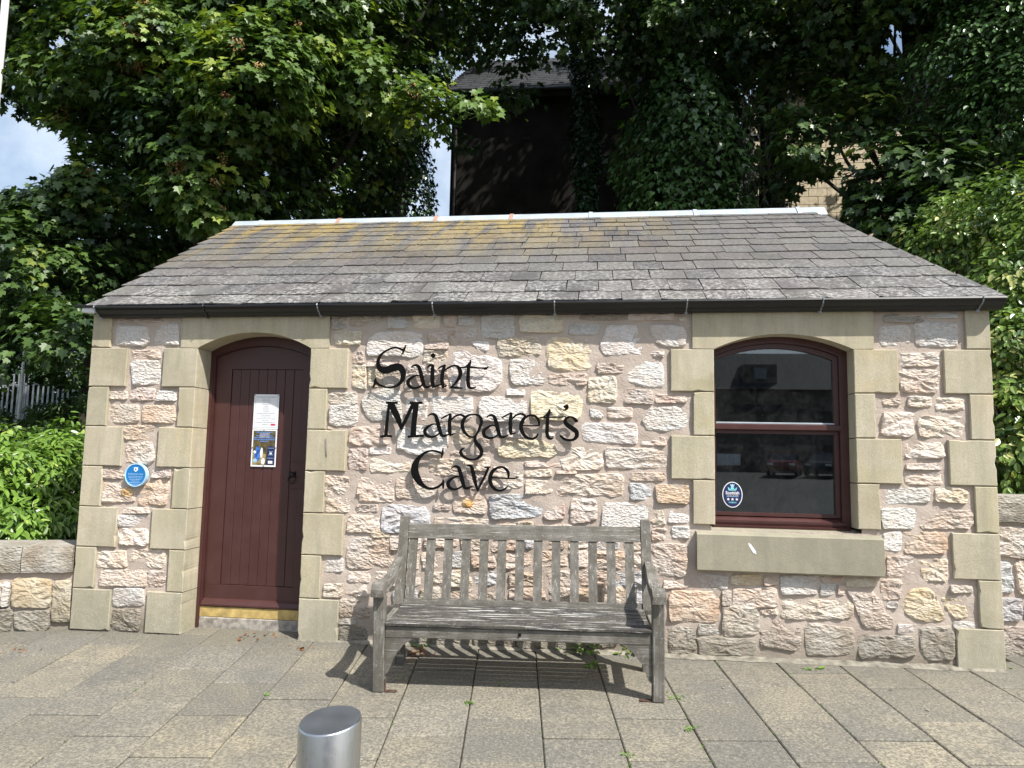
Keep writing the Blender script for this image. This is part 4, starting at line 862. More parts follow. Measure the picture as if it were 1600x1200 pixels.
fl('thistle_leaf', [(-.003, .028), (-.028, .032), (-.034, .056), (-.024, .050), (-.020, .042), (-.012, .040)], M['teal'], sty - .0014); fl('thistle_leaf', [(.003, .028), (.028, .032), (.034, .056), (.024, .050), (.020, .042), (.012, .040)], M['teal'], sty - .0014)

for nm, pts_, Yd in (('dropping_streak', [(1169, 848), (1173, 850), (1181, 861), (1182, 866), (1177, 864), (1170, 853)], -.0465), ('dropping_streak', [(507, 686), (510, 685), (510, 702), (511, 714), (508, 716), (507, 700)], -.0025)):
    V = [W(a, b, Yd) for a, b in pts_]; put(nm, mesh(nm, V, [tuple(range(len(V)))]), M['white'] if Yd < -.01 else M['fillet'], wl)
# ================================================================== bench
bx_dir = Vector((1.781, .064, 0)); bx_dir = (bx_dir - GN * bx_dir.dot(GN)).normalized(); by_dir = GN.cross(bx_dir).normalized()
bench = thing('garden_bench', 'weathered grey slatted wooden bench standing in front of the rubble wall', 'bench')
bpos = Vector((-.4665, -.873, GZ(-.4665, -.873) + .002)); mt = Matrix((bx_dir, by_dir, GN)).transposed().to_4x4(); mt.translation = bpos; bench.matrix_world = mt
def bm_box(name, x0, x1, y0, y1, z0, z1, mat, b=.004, bend=None):
    V, F = box_vf(x0, x1, y0, y1, z0, z1, b)
    return put(name, fixn(mesh(name, V, F)), M[mat], bench, local=True)
def loft(name, secs, mat):
    """secs: list of 4-corner rings"""
    V = [p for s in secs for p in s]; n = len(secs)
    F = [(0, 1, 2, 3), (4*n-1, 4*n-2, 4*n-3, 4*n-4)] + [(4*i+k, 4*i+4+k, 4*i+4+(k+1) % 4, 4*i+(k+1) % 4) for i in range(n-1) for k in range(4)]
    return put(name, fixn(mesh(name, V, F)), M[mat], bench, local=True)
HX = .852
lean = lambda z: .455 + (z - .42) * .30 if z > .42 else .455 + (.42 - z) * .13     # back line of the posts
for s in (-1, 1):
    x = s * HX
    bm_box('front_leg', x - .036, x + .036, .003, .072, 0, .585, 'wood_z', .006)
    zz = [0, .2, .42, .6, .8, .985]; xb = x - s*.012
    loft('back_leg', [[(xb - .032, lean(z), z), (xb + .032, lean(z), z), (xb + .032, lean(z) + .055, z), (xb - .032, lean(z) + .055, z)] for z in zz], 'wood_z')
    # scrolled arm, thicker at its front end
    ap = [(.545, .700, .022, .030), (.46, .685, .022, .032), (.36, .652, .021, .034), (.24, .628, .021, .038), (.12, .628, .022, .042), (.05, .640, .024, .044), (.005, .640, .036, .046), (-.022, .628, .036, .046), (-.040, .612, .022, .042)]
    secs = []
    for (y, z, h, hw) in ap: secs.append([(x - hw, y, z - h), (x + hw, y, z - h), (x + hw*.86, y, z + h), (x - hw*.86, y, z + h)])
    loft('armrest', secs, 'wood_y')
    bm_box('side_rail', x - .020, x + .020, .074, .455, .335, .395, 'wood_y')
    # curved bracket under the seat
    pts = [(x - s*.038, .333), (x - s*.215, .333), (x - s*.150, .285), (x - s*.095, .215), (x - s*.058, .120), (x - s*.038, .105)]
    prism('corner_bracket', pts, .022, .052, M['wood_x'], bench, local=True)
    V, F = join([box_vf(x - s*.036 - (.0 if s < 0 else .075), x - s*.036 + (.075 if s < 0 else .0), .012, .045, .002, .006), box_vf(x - s*.0365 - .002, x - s*.0365 + .002, .012, .045, .004, .075)])
    put('foot_bracket', fixn(mesh('foot_bracket', V, F)), M['rust'], bench, local=True)
bm_box('front_rail', -.815, .815, .018, .046, .333, .402, 'wood_x')
V, F = tube([(0.02, .0175, .372), (0.02, .009, .372)], [.011, .007], 10); put('bolt', fixn(mesh('bolt', V, F)), M['iron'], bench, local=True)
for i, y in enumerate((.004, .073, .142, .211, .280, .349, .412)):
    w_ = .061 if i < 6 else .04; zt = .428 - .010*math.sin(math.pi * (i+.5)/7)
    V, F = box_vf(-.812, .812, y, y + w_, zt - .021, zt, .004); V = [(p[0], p[1], p[2] + random.uniform(-.0012, .0012)) for p in V]
    put('seat_slat', fixn(mesh('seat_slat', V, F)), M['wood_seat'], bench, local=True)
cy_ = lambda z: lean(z) + .012
loft('back_bottom_rail', [[(x, cy_(.418), .418), (x, cy_(.418) + .03, .418), (x, cy_(.452) + .03, .452), (x, cy_(.452), .452)] for x in (-.806, .806)], 'wood_x')
loft('back_top_rail', [[(x, cy_(.842) - .004, .842), (x, cy_(.842) + .032, .842), (x, cy_(.936) + .032, .936), (x, cy_(.936) - .004, .936)] for x in (-.806, -.3, .3, .806)], 'wood_x')
for k in range(13):
    xc = (k - 6) * .1246 - .02; h = .0300
    loft('back_slat', [[(xc - h, cy_(z) + .004, z), (xc + h, cy_(z) + .004, z), (xc + h, cy_(z) + .019, z), (xc - h, cy_(z) + .019, z)] for z in (.453, .66, .841)], 'wood_z')

# ================================================================== bollard
bc = Vector((-.716, -3.345, 0)); bz = GZ(bc.x, bc.y)
bol = thing('bollard', 'brushed stainless steel bollard with a slightly sloping top in the foreground', 'bollard', (bc.x, bc.y, bz))
ht = .706 - bz; r_ = .0845; seg = 64; tn = Vector((-.065, -.13, 1)).normalized()
V = []; 
def topz(x, y): return ht - (tn.x*x + tn.y*y) / tn.z
lv = [(r_, 0, 0), (r_, .5, 0), (r_, 1, -.004), (r_ - .0015, 1, -.001), (r_ - .004, 1, 0)]
for (rr, f, dz) in lv:
    for k in range(seg):
        a = 2*math.pi*k/seg; x, y = rr*math.cos(a), rr*math.sin(a); V.append((x, y, topz(x, y)*f + dz))
F = [(i*seg+k, i*seg+(k+1) % seg, (i+1)*seg+(k+1) % seg, (i+1)*seg+k) for i in range(len(lv)-1) for k in range(seg)]
me = fixn(mesh('post', V, F, True)); put('post', me, M['steel'], bol, local=True)
V = []; rings_ = [(r_ - .004, 0), (r_ - .02, .0003), (r_ - .04, .0), (r_ - .06, -.0004)]
for rr, dz in rings_:
    for k in range(seg):
        a = 2*math.pi*k/seg; x, y = rr*math.cos(a), rr*math.sin(a); V.append((x, y, topz(x, y) + dz))
F = [(i*seg+k, i*seg+(k+1) % seg, (i+1)*seg+(k+1) % seg, (i+1)*seg+k) for i in range(3) for k in range(seg)] + [tuple(3*seg+k for k in range(seg))]
put('cap', fixn(mesh('cap', V, F, True)), M['cap'], bol, local=True)

# ================================================================== boundary walls
def stone_wall(name, label, O, ang, courses, length, top, seed, th=.4, spec=None, cope=.17):
    """wall along a line from O; local x runs along it, local y into it"""
    t = thing(name, label, 'wall', O, rot=(0, 0, ang)); random.seed(seed)
    nxx = max(6, int(length / .06)); V = []; F = []; zt = top - cope
    for i in range(nxx + 1):
        for j in range(21):
            x = length * i / nxx; z = -.15 + (zt + .15) * j / 20; V.append((x, .035 + .010*noise.noise(Vector((x*12, seed, z*12))), z))
    for i in range(nxx):
        for j in range(20): a = i*21 + j; F.append((a, a+21, a+22, a+1))
    put('mortar', mesh('mortar', V, F, True), M['mortar'], t, local=True)
    put('core', fixn(mesh('core', *box_vf(.01, length, .06, th, -.2, zt))), M['mortar'], t, local=True)
    for (pts, tn) in (spec or []):
        put('rubble_stone', stone_mesh('rubble_stone', pts, .05, random.uniform(.002, .014), .009), M['rubble'], t, local=True, color=jitter(tn))
    x0s = courses['x0']
    z = 0.0
    for hc in courses['h']:
        x = x0s; z1 = z + hc
        while x < length - .05:
            w_ = min(random.uniform(.18, .42), length - x); 
            pts = rect(x*1000 + 9, z*1000 + 9, (x + w_)*1000 - 9, z1*1000 - 9); pts = [(a/1000, b/1000) for a, b in pts]
            put('rubble_stone', stone_mesh('rubble_stone', pts, .05, random.uniform(.0, .018), .010), M['rubble'], t, local=True, color=jitter(random.choice(courses['tones']))); x += w_
        z = z1
    x = 0.0
    while x < length - .05:
        w_ = min(random.uniform(.42, .62), length - x); V, F = box_vf(x + .004, x + w_ - .004, -.03, th + .02, zt, top, .012)
        V = [(a, b + .010*noise.noise(Vector((a*11, b*11, c*11))), c + .008*noise.noise(Vector((a*9 + 4, b*9, c*9)))) for a, b, c in V]
        # give the coping block a broken face
        nn = 10; V = []; F = []
        for i in range(nn + 1):
            for j in range(5):
                xx = x + .004 + (w_ - .008)*i/nn; zz = zt + .006 + (top - zt - .012)*j/4; V.append((xx, -.015 - .018*noise.noise(Vector((xx*13, seed, zz*22))) + (.012 if j in (0, 4) else 0), zz))
        k0 = len(V); 
        for i in range(nn + 1): xx = x + .004 + (w_ - .008)*i/nn; V += [(xx, th + .02, top - .006), (xx, th + .02, zt + .006)]
        for i in range(nn):
            for j in range(4): a = i*5 + j; F.append((a, a+5, a+6, a+1))
            a = i*5 + 4; F.append((a, a+5, k0 + 2*(i+1), k0 + 2*i)); F.append((k0+2*i, k0+2*i+2, k0+2*i+3, k0+2*i+1)); F.append((i*5, k0+2*i+1, k0+2*i+3, (i+1)*5))
        F += [(0, 1, 2, 3, 4, k0, k0+1), tuple([nn*5 + q for q in (4, 3, 2, 1, 0)] + [k0 + 2*nn + 1, k0 + 2*nn])]
        put('coping_stone', fixn(mesh('coping_stone', V, F)), M['rubble'], t, local=True, color=jitter((.30, .29, .25))); x += w_
    return t
# left wall, running towards the viewer
dL = Vector((-.465, -.143, 0)).normalized(); angL = math.atan2(dL.y, dL.x)
OL = Vector((-4.115, 0.01, GZ(-4.1, 0)))
# the wall faces the pavement; local frame turned so that local x runs back to the building
end = OL + dL * 4.2; aW = math.atan2(-dL.y, -dL.x)
def LP(px, py):
    d = CAM_W + CAM_R * ((px - 800) / FPX) - CAM_U * ((py - 600) / FPX); nrm = Vector((-dL.y, dL.x, 0)) ; k = (OL - CAM_C).dot(nrm) / d.dot(nrm); p = CAM_C + d*k
    return ((p - end).dot(-dL), p.z - end.z)
spec = []
for (a, b, c, d, tn) in ((2, 911, 11, 948, TONE['W']), (15, 906, 74, 951, (.50, .42, .27)), (79, 908, 110, 974, (.46, .40, .27)), (20, 957, 75, 985, TONE['g']), (-60, 908, -2, 950, TONE['p']), (-60, 954, 16, 988, TONE['g']), (-130, 905, -64, 950, TONE['O']), (-140, 955, -64, 992, TONE['C'])):
    spec.append(([LP(x, y) for x, y in rect(a, b, c, d)], tn))
lw = stone_wall('boundary_wall', 'low rubble wall with rough coping left of the building below the laurel hedge', (end.x, end.y, OL.z), aW, dict(x0=99, h=[], tones=[]), 4.2, .655, 4, spec=spec, cope=.215)
random.seed(14)
xx = 0.0
while xx < 3.35:
    for (z0, z1) in ((.0, .2), (.21, .43)):
        pts = [(a/1000, b/1000) for a, b in rect(xx*1000 + 8, z0*1000 + 8, (xx + .34)*1000, z1*1000)]; put('rubble_stone', stone_mesh('rubble_stone', pts, .05, .008, .01), M['rubble'], lw, local=True, color=jitter(TONE[random.choice('pCgPoW')]))
    xx += .34
rw = stone_wall('boundary_wall', 'rubble wall with dark coping blocks right of the building below the bright hedge', (2.80, .33, GZ(2.8, .33)), 0.01, dict(x0=.03, h=[.22, .2, .26, .24], tones=[TONE[c] for c in 'gpWcCG']), 4.2, 1.14, 9, cope=.2)

# ================================================================== foliage
def T_half(pts, fold=.16, curl=-.10):
    """leaf template: two halves folded along the midrib"""
    V = []; F = []
    for s in (1, -1):
        o_ = len(V); V += [(s*x, y, fold*abs(x) + curl*(y*y + x*x*.5)) for x, y in pts]; f = list(range(o_, o_ + len(pts))); F.append(f if s > 0 else f[::-1])
    return np.array(V, float), F
MAPLE = T_half([(0, 0), (.24, -.07), (.50, .16), (.33, .30), (.50, .58), (.18, .60), (0, 1.0)], .10, -.16)
IVY = T_half([(0, 0), (.26, -.06), (.44, .22), (.2, .48), (0, .95)], .10, -.10)
LANCE = T_half([(0, 0), (.15, .22), (.19, .52), (.10, .82), (0, 1.05)], .30, -.18)
OVAL = T_half([(0, 0), (.22, .22), (.27, .5), (.16, .8), (0, 1.0)], .20, -.14)
def leaf_mesh(name, P, Nn, T, S, tint, tmpl, mat):
    Vt, Ft = tmpl; k = len(Vt); n = len(P)
    Nn = Nn / (np.linalg.norm(Nn, axis=1, keepdims=True) + 1e-9); T = T - Nn * (T*Nn).sum(1, keepdims=True); T /= (np.linalg.norm(T, axis=1, keepdims=True) + 1e-9); B = np.cross(T, Nn)
    V = P[:, None, :] + S[:, None, None] * (Vt[None, :, 0:1]*B[:, None] + Vt[None, :, 1:2]*T[:, None] + Vt[None, :, 2:3]*Nn[:, None]); V = V.reshape(-1, 3)
    lo_ = np.concatenate([np.array(f) for f in Ft]); lens = np.array([len(f) for f in Ft])
    loops = (lo_[None] + (np.arange(n)*k)[:, None]).ravel(); ls_ = np.tile(lens, n); st = np.concatenate([[0], np.cumsum(ls_)[:-1]])
    me = bpy.data.meshes.new(name); me.vertices.add(len(V)); me.vertices.foreach_set('co', V.astype(np.float32).ravel()); me.loops.add(len(loops)); me.loops.foreach_set('vertex_index', loops.astype(np.int32))
    me.polygons.add(len(ls_)); me.polygons.foreach_set('loop_start', st.astype(np.int32)); me.polygons.foreach_set('loop_total', ls_.astype(np.int32))
    at = me.attributes.new('tint', 'FLOAT', 'FACE'); at.data.foreach_set('value', np.repeat(np.clip(tint, 0, 1), len(Ft)).astype(np.float32)); me.update(calc_edges=True); me.materials.append(mat)
    return me
def px_of(P):
    d = P - np.array(CAM_C); z = d @ np.array(CAM_W); return 800 + FPX * (d @ np.array(CAM_R)) / z, 600 - FPX * (d @ np.array(CAM_U)) / z
def foliage(name, blobs, nclus, per, tmpl, size, mat, parent, seed, gaps=(), rc=.42, flatn=.45, up=.75, shell=.55, tint_mu=.42, tint_sd=.2, droop=.5, front=0.0, kind='stuff'):
    """blobs: (x, y, z, rx, ry, rz). Leaves hang in flat sprays at the twig ends of each limb's dome."""
    rg = np.random.RandomState(seed); Wt = np.array([b[3]*b[5] for b in blobs]); Wt = Wt / Wt.sum(); bi = rg.choice(len(blobs), nclus, p=Wt); Bm = np.array(blobs)[bi]
    d = rg.normal(size=(nclus, 3)); d[:, 1] -= front; d /= np.linalg.norm(d, axis=1, keepdims=True); rr = rg.uniform(shell, 1.0, (nclus, 1)) ** .7
    C = Bm[:, :3] + d * Bm[:, 3:6] * rr; cs = rg.uniform(.6, 1.25, nclus) * rc; ct = rg.normal(tint_mu, tint_sd, nclus)
    ci = np.repeat(np.arange(nclus), per); n = len(ci); q = rg.normal(size=(n, 3)); q /= np.linalg.norm(q, axis=1, keepdims=True); q *= rg.uniform(.25, 1, (n, 1)) ** .5
    # spray plane tilted outwards and down
    out = d[ci]; P = C[ci] + q * cs[ci][:, None] * np.array([1, 1, flatn]); hor = np.linalg.norm(q[:, :2], axis=1); P[:, 2] -= hor**2 * cs[ci] * droop * .6; P += out * (q[:, 2:3] * .05)
    side = q.copy(); side[:, 2] *= .2
    Nn = np.array([0, 0, 1.0]) * up + out * .55 + side * .35 + rg.normal(size=(n, 3)) * .33; T = side * .8 + out * .5 + np.array([0, 0, -.45]) + rg.normal(size=(n, 3)) * .35
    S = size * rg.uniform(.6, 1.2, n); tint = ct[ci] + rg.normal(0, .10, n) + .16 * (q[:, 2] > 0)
    if len(gaps):
        x, y = px_of(P); keep = np.ones(n, bool); jx = rg.normal(0, 5, n)
        for (cx, cy, ax, ay) in gaps: keep &= (((x - cx + jx)/ax)**2 + ((y - cy + jx)/ay)**2) > 1
        P, Nn, T, S, tint = P[keep], Nn[keep], T[keep], S[keep], tint[keep]
    me = leaf_mesh(name, P, Nn, T, S, tint, tmpl, mat); o = put(name, me, None, parent)
    if kind: o['kind'] = kind
    return o, C
def limbs(name, base_, top, r0, C, nb, parent, seed, lean_=(0, 0)):
    """tapered trunk with limbs reaching into the crown"""
    rg = random.Random(seed); b = Vector(base_); tp = Vector(top); pts = []
    for i in range(9):
        f = i/8; pts.append(b.lerp(tp, f) + Vector((math.sin(f*5 + seed), math.cos(f*4 + seed), 0)) * .12 * f)
    parts = [tube(pts, [r0*(1 - .75*i/8) for i in range(9)], 12)]; idx = [rg.randrange(len(C)) for _ in range(nb)]
    for k in idx:
        e = Vector(C[k]); f = rg.uniform(.25, .95); j = int(f*8); s = pts[j]; m1 = s.lerp(e, .35) + Vector((0, 0, .5*rg.random())); m2 = s.lerp(e, .7) + Vector((rg.uniform(-.2, .2), rg.uniform(-.2, .2), .25)); r = r0*(1 - .75*f)*.42
        parts.append(tube(cat_rom([tuple(s), tuple(m1), tuple(m2), tuple(e)], 3), [r*(1 - .085*i) for i in range(10)], 6))
    V, F = join(parts); return put(name, fixn(mesh(name, V, F, True)), M['bark'], parent)
def B(px, py, Y, r, ry=None, rz=None):
    p = W(px, py, Y); return (p.x, p.y, p.z, r, ry or r, rz or r)
GAPS = [(28, 625, 13, 60), (40, 625, 74, 26), (50, 238, 66, 42), (20, 268, 50, 30), (96, 66, 22, 16), (20, 172, 10, 14), (676, 235, 17, 40), (683, 305, 15, 30), (668, 180, 18, 18), (735, 128, 26, 20), (790, 95, 22, 10), (690, 150, 12, 22), (415, 268, 14, 9), (240, 365, 14, 9), (140, 20, 24, 9), (200, 250, 5, 5), (925, 78, 14, 6), (860, 88, 14, 5), (785, 38, 9, 8)]
def tree(name, label, base_, top, r0, blobs, nclus, per, size, mat, seed, group=None, nb=16, tmpl=MAPLE, **kw):
    t = thing(name, label, 'tree', base_, group=group); o, C = foliage('crown', blobs, nclus, per, tmpl, size, M[mat], t, seed, **kw); o['kind'] = 'stuff'
    limbs('trunk', base_, top, r0, C, nb, t, seed); return t
def ivy_trunk(name, label, base_, top, r0, nleaf, seed, spread=.25, size=.085, tint_mu=.45, bulges=(), twigs=10):
    t = thing(name, label, 'tree', base_); rg = np.random.RandomState(seed); b = np.array(base_); tp = np.array(top); H = np.linalg.norm(tp - b)
    f = rg.uniform(0, 1, nleaf); th = rg.uniform(0, 2*np.pi, nleaf); bul = 1 + .35*np.sin(f*13 + seed) + .25*np.sin(f*29 + 2*seed)
    for (fc, wd, am) in bulges: bul += am * np.exp(-((f - fc)/wd)**2)
    rad = r0*.85 + spread * bul * (.55 + .45*rg.uniform(0, 1, nleaf)) * (.75 + .25*np.sin(th*3 + f*20))
    c = b + (tp - b) * f[:, None]; o_ = np.stack([np.cos(th), np.sin(th), np.zeros(nleaf)], 1); P = c + o_ * rad[:, None] + rg.normal(0, .03, (nleaf, 3))
    Nn = o_ * .8 + np.array([0, 0, .55]) + rg.normal(size=(nleaf, 3)) * .35; T = np.array([0, 0, -1.0]) + o_*.3 + rg.normal(size=(nleaf, 3)) * .4; S = size * rg.uniform(.6, 1.3, nleaf)
    tint = tint_mu + .15*np.sin(f*17) + rg.normal(0, .14, nleaf); o = put('ivy', leaf_mesh('ivy', P, Nn, T, S, tint, IVY, M['ivy']), None, t); o['kind'] = 'stuff'
    limbs('trunk', base_, top, r0, P, twigs, t, seed); return t
gz = lambda x, y: terrain(x, y) - .1
def base_at(px, py, Y): p = W(px, py, Y); return (p.x, p.y, gz(p.x, p.y))
# 1 big sycamore over the left end of the roof
b1 = [B(70, 60, 6, 1.5), B(230, 110, 4.8, 1.5), B(400, 90, 5.2, 1.6), B(520, 30, 5.6, 1.4), B(600, 130, 6.6, 1.3), B(330, 230, 4.8, 1.4), B(170, 330, 5.4, 1.3), B(420, 300, 6.0, 1.3), B(540, 240, 7.2, 1.3), B(60, 400, 5.6, 1.2), B(240, 420, 6.5, 1.1), B(340, -60, 6, 2.0), B(100, -80, 6, 2.0), B(600, -60, 6.5, 1.8), B(350, -220, 6.5, 2.2)]
bs = base_at(330, 500, 6.6); tree('sycamore_tree', 'big sycamore with maple-like leaves leaning over the left end of the slate roof', bs, (bs[0] + .3, 6.4, 9.5), .30, b1, 2000, 36, .135, 'maple', 41, gaps=GAPS, front=.35, rc=.42)
b1b = [B(250, 75, 4.0, .85), B(400, 130, 4.0, .95), B(470, 70, 4.4, .7), B(130, 130, 4.6, .75), B(570, 130, 4.8, .5), B(650, 170, 5.0, .62, None, .28), B(740, 175, 5.1, .36, None, .3), B(330, 290, 4.4, .75), B(120, 200, 4.6, .4), B(500, 20, 4.6, .9), B(150, 290, 4.8, .6)]
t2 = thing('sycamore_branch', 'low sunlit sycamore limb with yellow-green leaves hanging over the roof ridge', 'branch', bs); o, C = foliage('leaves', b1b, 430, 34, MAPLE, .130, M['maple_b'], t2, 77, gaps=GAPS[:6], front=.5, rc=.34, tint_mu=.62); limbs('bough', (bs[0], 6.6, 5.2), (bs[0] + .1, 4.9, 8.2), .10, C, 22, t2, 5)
o, C = foliage('seed_keys', [(b[0], b[1] - .1, b[2], b[3]*.95, b[4]*.95, b[5]*.8) for b in b1b], 34, 34, LANCE, .05, M['seed'], t2, 91, gaps=GAPS[:6], front=1.5, rc=.09, flatn=1.2, shell=.9)
# 2 low dark boughs left of the building
b2 = [B(40, 430, 4.2, .9), B(110, 520, 3.6, .55), B(50, 560, 4.2, .6), B(120, 440, 4.6, .8), B(-60, 520, 4.5, .9), B(110, 600, 4.2, .42), B(-20, 400, 6, 1.3)]
bs = base_at(120, 690, 5.0); tree('sycamore_sapling', 'younger dark sycamore filling the gap between the building and the palisade fence', bs, (bs[0], 5.0, 4.6), .09, b2, 300, 30, .125, 'maple', 43, gaps=[(40, 628, 74, 36), (28, 600, 13, 80)], front=.4, rc=.36, tint_mu=.36, nb=3)
# 3 background wood
b3 = [B(-40, 330, 13, 2.6), B(150, 380, 14, 2.6), B(330, 330, 14, 2.8), B(520, 320, 13, 2.2), B(600, 200, 13, 1.7), B(560, 60, 12, 2.4), B(300, 60, 14, 3.0), B(60, 480, 14, 2.3), B(120, 60, 15, 2.4), B(700, -60, 13, 2.4), B(560, 420, 12, 1.6), B(250, 500, 13, 1.8), B(40, 600, 17, 2.6), B(-80, 580, 17, 2.6), B(140, 600, 16, 2.0)]
bs = base_at(300, 500, 14); tree('broadleaf_tree', 'dark broadleaf tree behind the big sycamore at the left', bs, (bs[0], 14, 12), .28, b3, 1100, 26, .26, 'maple', 44, gaps=[(50, 238, 72, 50), (20, 268, 56, 36), (676, 235, 24, 60), (683, 305, 22, 40), (668, 170, 28, 38), (735, 118, 36, 34), (96, 66, 22, 16), (415, 268, 14, 9), (240, 365, 14, 9)], rc=.8, tint_mu=.25)
# 4 ivy covered trunks
b_ = base_at(622, 330, 7.6); ivy_trunk('ivy_covered_tree', 'trunk thickly wrapped in dark ivy left of the brown house', b_, (b_[0] + .1, 7.6, 12), .22, 15000, 3, .42, .085, .22, bulges=((.55, .1, .8),))
b_ = base_at(930, 330, 8.6); ivy_trunk('ivy_covered_tree', 'slim dark ivy-wrapped trunk standing in front of the brown house', b_, (b_[0] - .35, 8.6, 13), .13, 13000, 5, .20, .085, .12, twigs=2)
b_ = base_at(1085, 330, 7.4); ivy_trunk('ivy_covered_tree', 'broad ivy-clad tree with glossy leaves above the middle of the roof ridge', b_, (b_[0] - .2, 7.4, 12), .32, 30000, 8, .62, .115, .72, bulges=((.5, .12, .7), (.72, .1, .9), (.3, .1, .4)))
b_ = base_at(1195, 330, 7.8); t4 = ivy_trunk('old_tree_trunk', 'leaning dark trunk hung with bare vine stems right of the ivy-clad tree', b_, (b_[0] + .15, 7.8, 12), .38, 7000, 12, .12, .08, .25, twigs=4)
rg = random.Random(4); parts = []
for i in range(26):
    x = b_[0] + rg.uniform(-.75, .55); y = 7.25 + rg.uniform(-.15, .2); z = rg.uniform(4.6, 6.5); pts = []
    for k in range(7): pts.append((x + .12*math.sin(k*1.3 + i), y + .05*math.cos(k + i), z + k*rg.uniform(.28, .5))); 
    for k in range(7): pts[k] = (pts[k][0] + (k*.04)*(1 if i % 2 else -1), pts[k][1], pts[k][2])
    parts.append(tube(cat_rom(pts, 3), rg.uniform(.006, .013), 5))
V, F = join(parts); put('vine_stems', mesh('vine_stems', V, F, True), M['vine'], t4)
# 5 tree above the middle and right, overhanging
b5 = [B(850, 20, 6.8, .9), B(770, 30, 7.2, .8), B(960, 40, 7.0, .9), B(1040, 20, 6.6, .9), B(900, -70, 6.5, 1.6), B(1100, -60, 6.5, 1.6), B(690, 60, 7.4, .8), B(800, 120, 7.6, .55), B(720, 210, 8.2, .3), B(770, -80, 7, 1.6)]
b5 += [(3.0, 8.2, 13.2, 2.4, 1.8, 1.8), (6.2, 8.0, 13.6, 2.6, 1.8, 2.0), (0.2, 8.4, 13.0, 2.2, 1.6, 1.6), (4.5, 7.2, 15.5, 2.8, 1.8, 1.6)]  # unseen high crown blobs, added to keep the sun off the brown house
b_ = base_at(1100, 330, 9.2); tree('sycamore_tree', 'dark sycamore hanging over the brown house, its unseen upper crown added for shade', b_, (b_[0], 9.2, 11.5), .16, b5, 760, 32, .13, 'maple', 46, gaps=GAPS[9:], rc=.42, tint_mu=.28, nb=3)
b6 = [B(1280, 60, 6.6, .9), B(1360, 60, 6.4, .9), B(1240, 140, 6.4, .7), B(1330, 190, 6.0, .62), B(1250, 230, 6.2, .55), B(1180, 60, 6.6, .6), B(1400, 20, 6.0, .9), B(1290, -60, 6, 1.6), B(1450, -80, 6, 1.6), B(1380, 150, 6.2, .5)]
b_ = base_at(1440, 330, 7.4); tree('sycamore_tree', 'sycamore with broad hanging leaves in front of the cream block building', b_, (b_[0] - .2, 7.2, 11), .2, b6, 520, 32, .14, 'maple', 47, gaps=[(1400, 60, 26, 32), (1420, 125, 16, 22), (1335, 235, 30, 10), (1265, 185, 10, 8)], rc=.36, tint_mu=.42, nb=18)
b6b = [B(1390, 270, 5.4, .55), B(1470, 290, 5.0, .6), B(1400, 345, 5.0, .42), B(1450, 240, 5.6, .6), B(1340, 290, 5.6, .28), B(1500, 340, 4.6, .5), B(1240, 290, 6.4, .18), B(1360, 320, 5.4, .3)]
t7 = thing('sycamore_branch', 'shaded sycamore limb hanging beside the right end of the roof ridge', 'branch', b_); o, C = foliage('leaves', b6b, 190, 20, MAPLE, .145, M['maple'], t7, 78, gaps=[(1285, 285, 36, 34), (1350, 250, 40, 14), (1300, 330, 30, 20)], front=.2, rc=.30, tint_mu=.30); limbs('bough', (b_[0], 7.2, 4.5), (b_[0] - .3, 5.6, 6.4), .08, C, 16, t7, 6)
b_ = base_at(1530, 330, 5.6); bb = [B(1500, 110, 5.4, .75), B(1570, 60, 5.2, .8), B(1560, 170, 5.0, .7), B(1480, 190, 5.4, .5), B(1630, 130, 5, .9), B(1540, -30, 5.4, 1.0), B(1600, 250, 5.4, .6), B(1640, -60, 5.4, 1.2)]
t8_ = thing('ivy_tree', 'glossy dark evergreen ivy tree at the far right above the bright hedge', 'tree', b_); o, C = foliage('crown', bb, 620, 40, OVAL, .10, M['ivy'], t8_, 79, front=.3, rc=.28, tint_mu=.78, flatn=.8, droop=.2); limbs('trunk', b_, (b_[0], 5.6, 9), .22, C, 14, t8_, 7)
b9 = [B(1500, 60, 12, 2.2), B(1650, 200, 11, 2.2), B(1470, 260, 12, .9), B(1560, 330, 10, 1.6), B(1640, 420, 8, 1.4), B(1300, -40, 12, 2.4), B(1080, -40, 13, 2.4), B(1070, 160, 10, 1.2), B(1000, 250, 9.5, .7)]
b_ = base_at(1600, 330, 12); tree('broadleaf_tree', 'dark broadleaf tree behind the ivy tree at the right', b_, (b_[0], 12, 10), .25, b9, 620, 26, .24, 'maple', 49, gaps=[(1330, 250, 110, 90), (1400, 60, 40, 46), (1420, 125, 22, 28)], rc=.7, tint_mu=.22)
# hedges --------------------------------------------------------------
def bush(name, label, base_, blobs, nclus, per, tmpl, size, mat, seed, **kw):
    t = thing(name, label, 'shrub', base_); o, C = foliage('leaves', blobs, nclus, per, tmpl, size, M[mat], t, seed, **kw); rg = random.Random(seed); parts = []
    for k in range(26):
        e = Vector(C[rg.randrange(len(C))]); s = Vector((base_[0] + rg.uniform(-.5, .5), base_[1] + rg.uniform(-.2, .3), base_[2])); parts.append(tube([s, s.lerp(e, .5) + Vector((0, 0, .15)), e], [.018, .012, .005], 5))
    V, F = join(parts); put('stems', mesh('stems', V, F, True), M['bark'], t); return t
lb = [B(20, 760, 1.0, .50, .6, .46), B(100, 760, 1.5, .42, .6, .50), B(60, 800, .9, .42, .5, .30), B(-60, 770, .8, .6, .6, .5), B(110, 715, 2.0, .35, .5, .35), B(30, 705, 2.0, .4, .5, .25), B(-160, 780, .4, .6, .6, .5), B(120, 820, 1.0, .22, .4, .3), B(10, 830, .6, .40, .4, .2)]
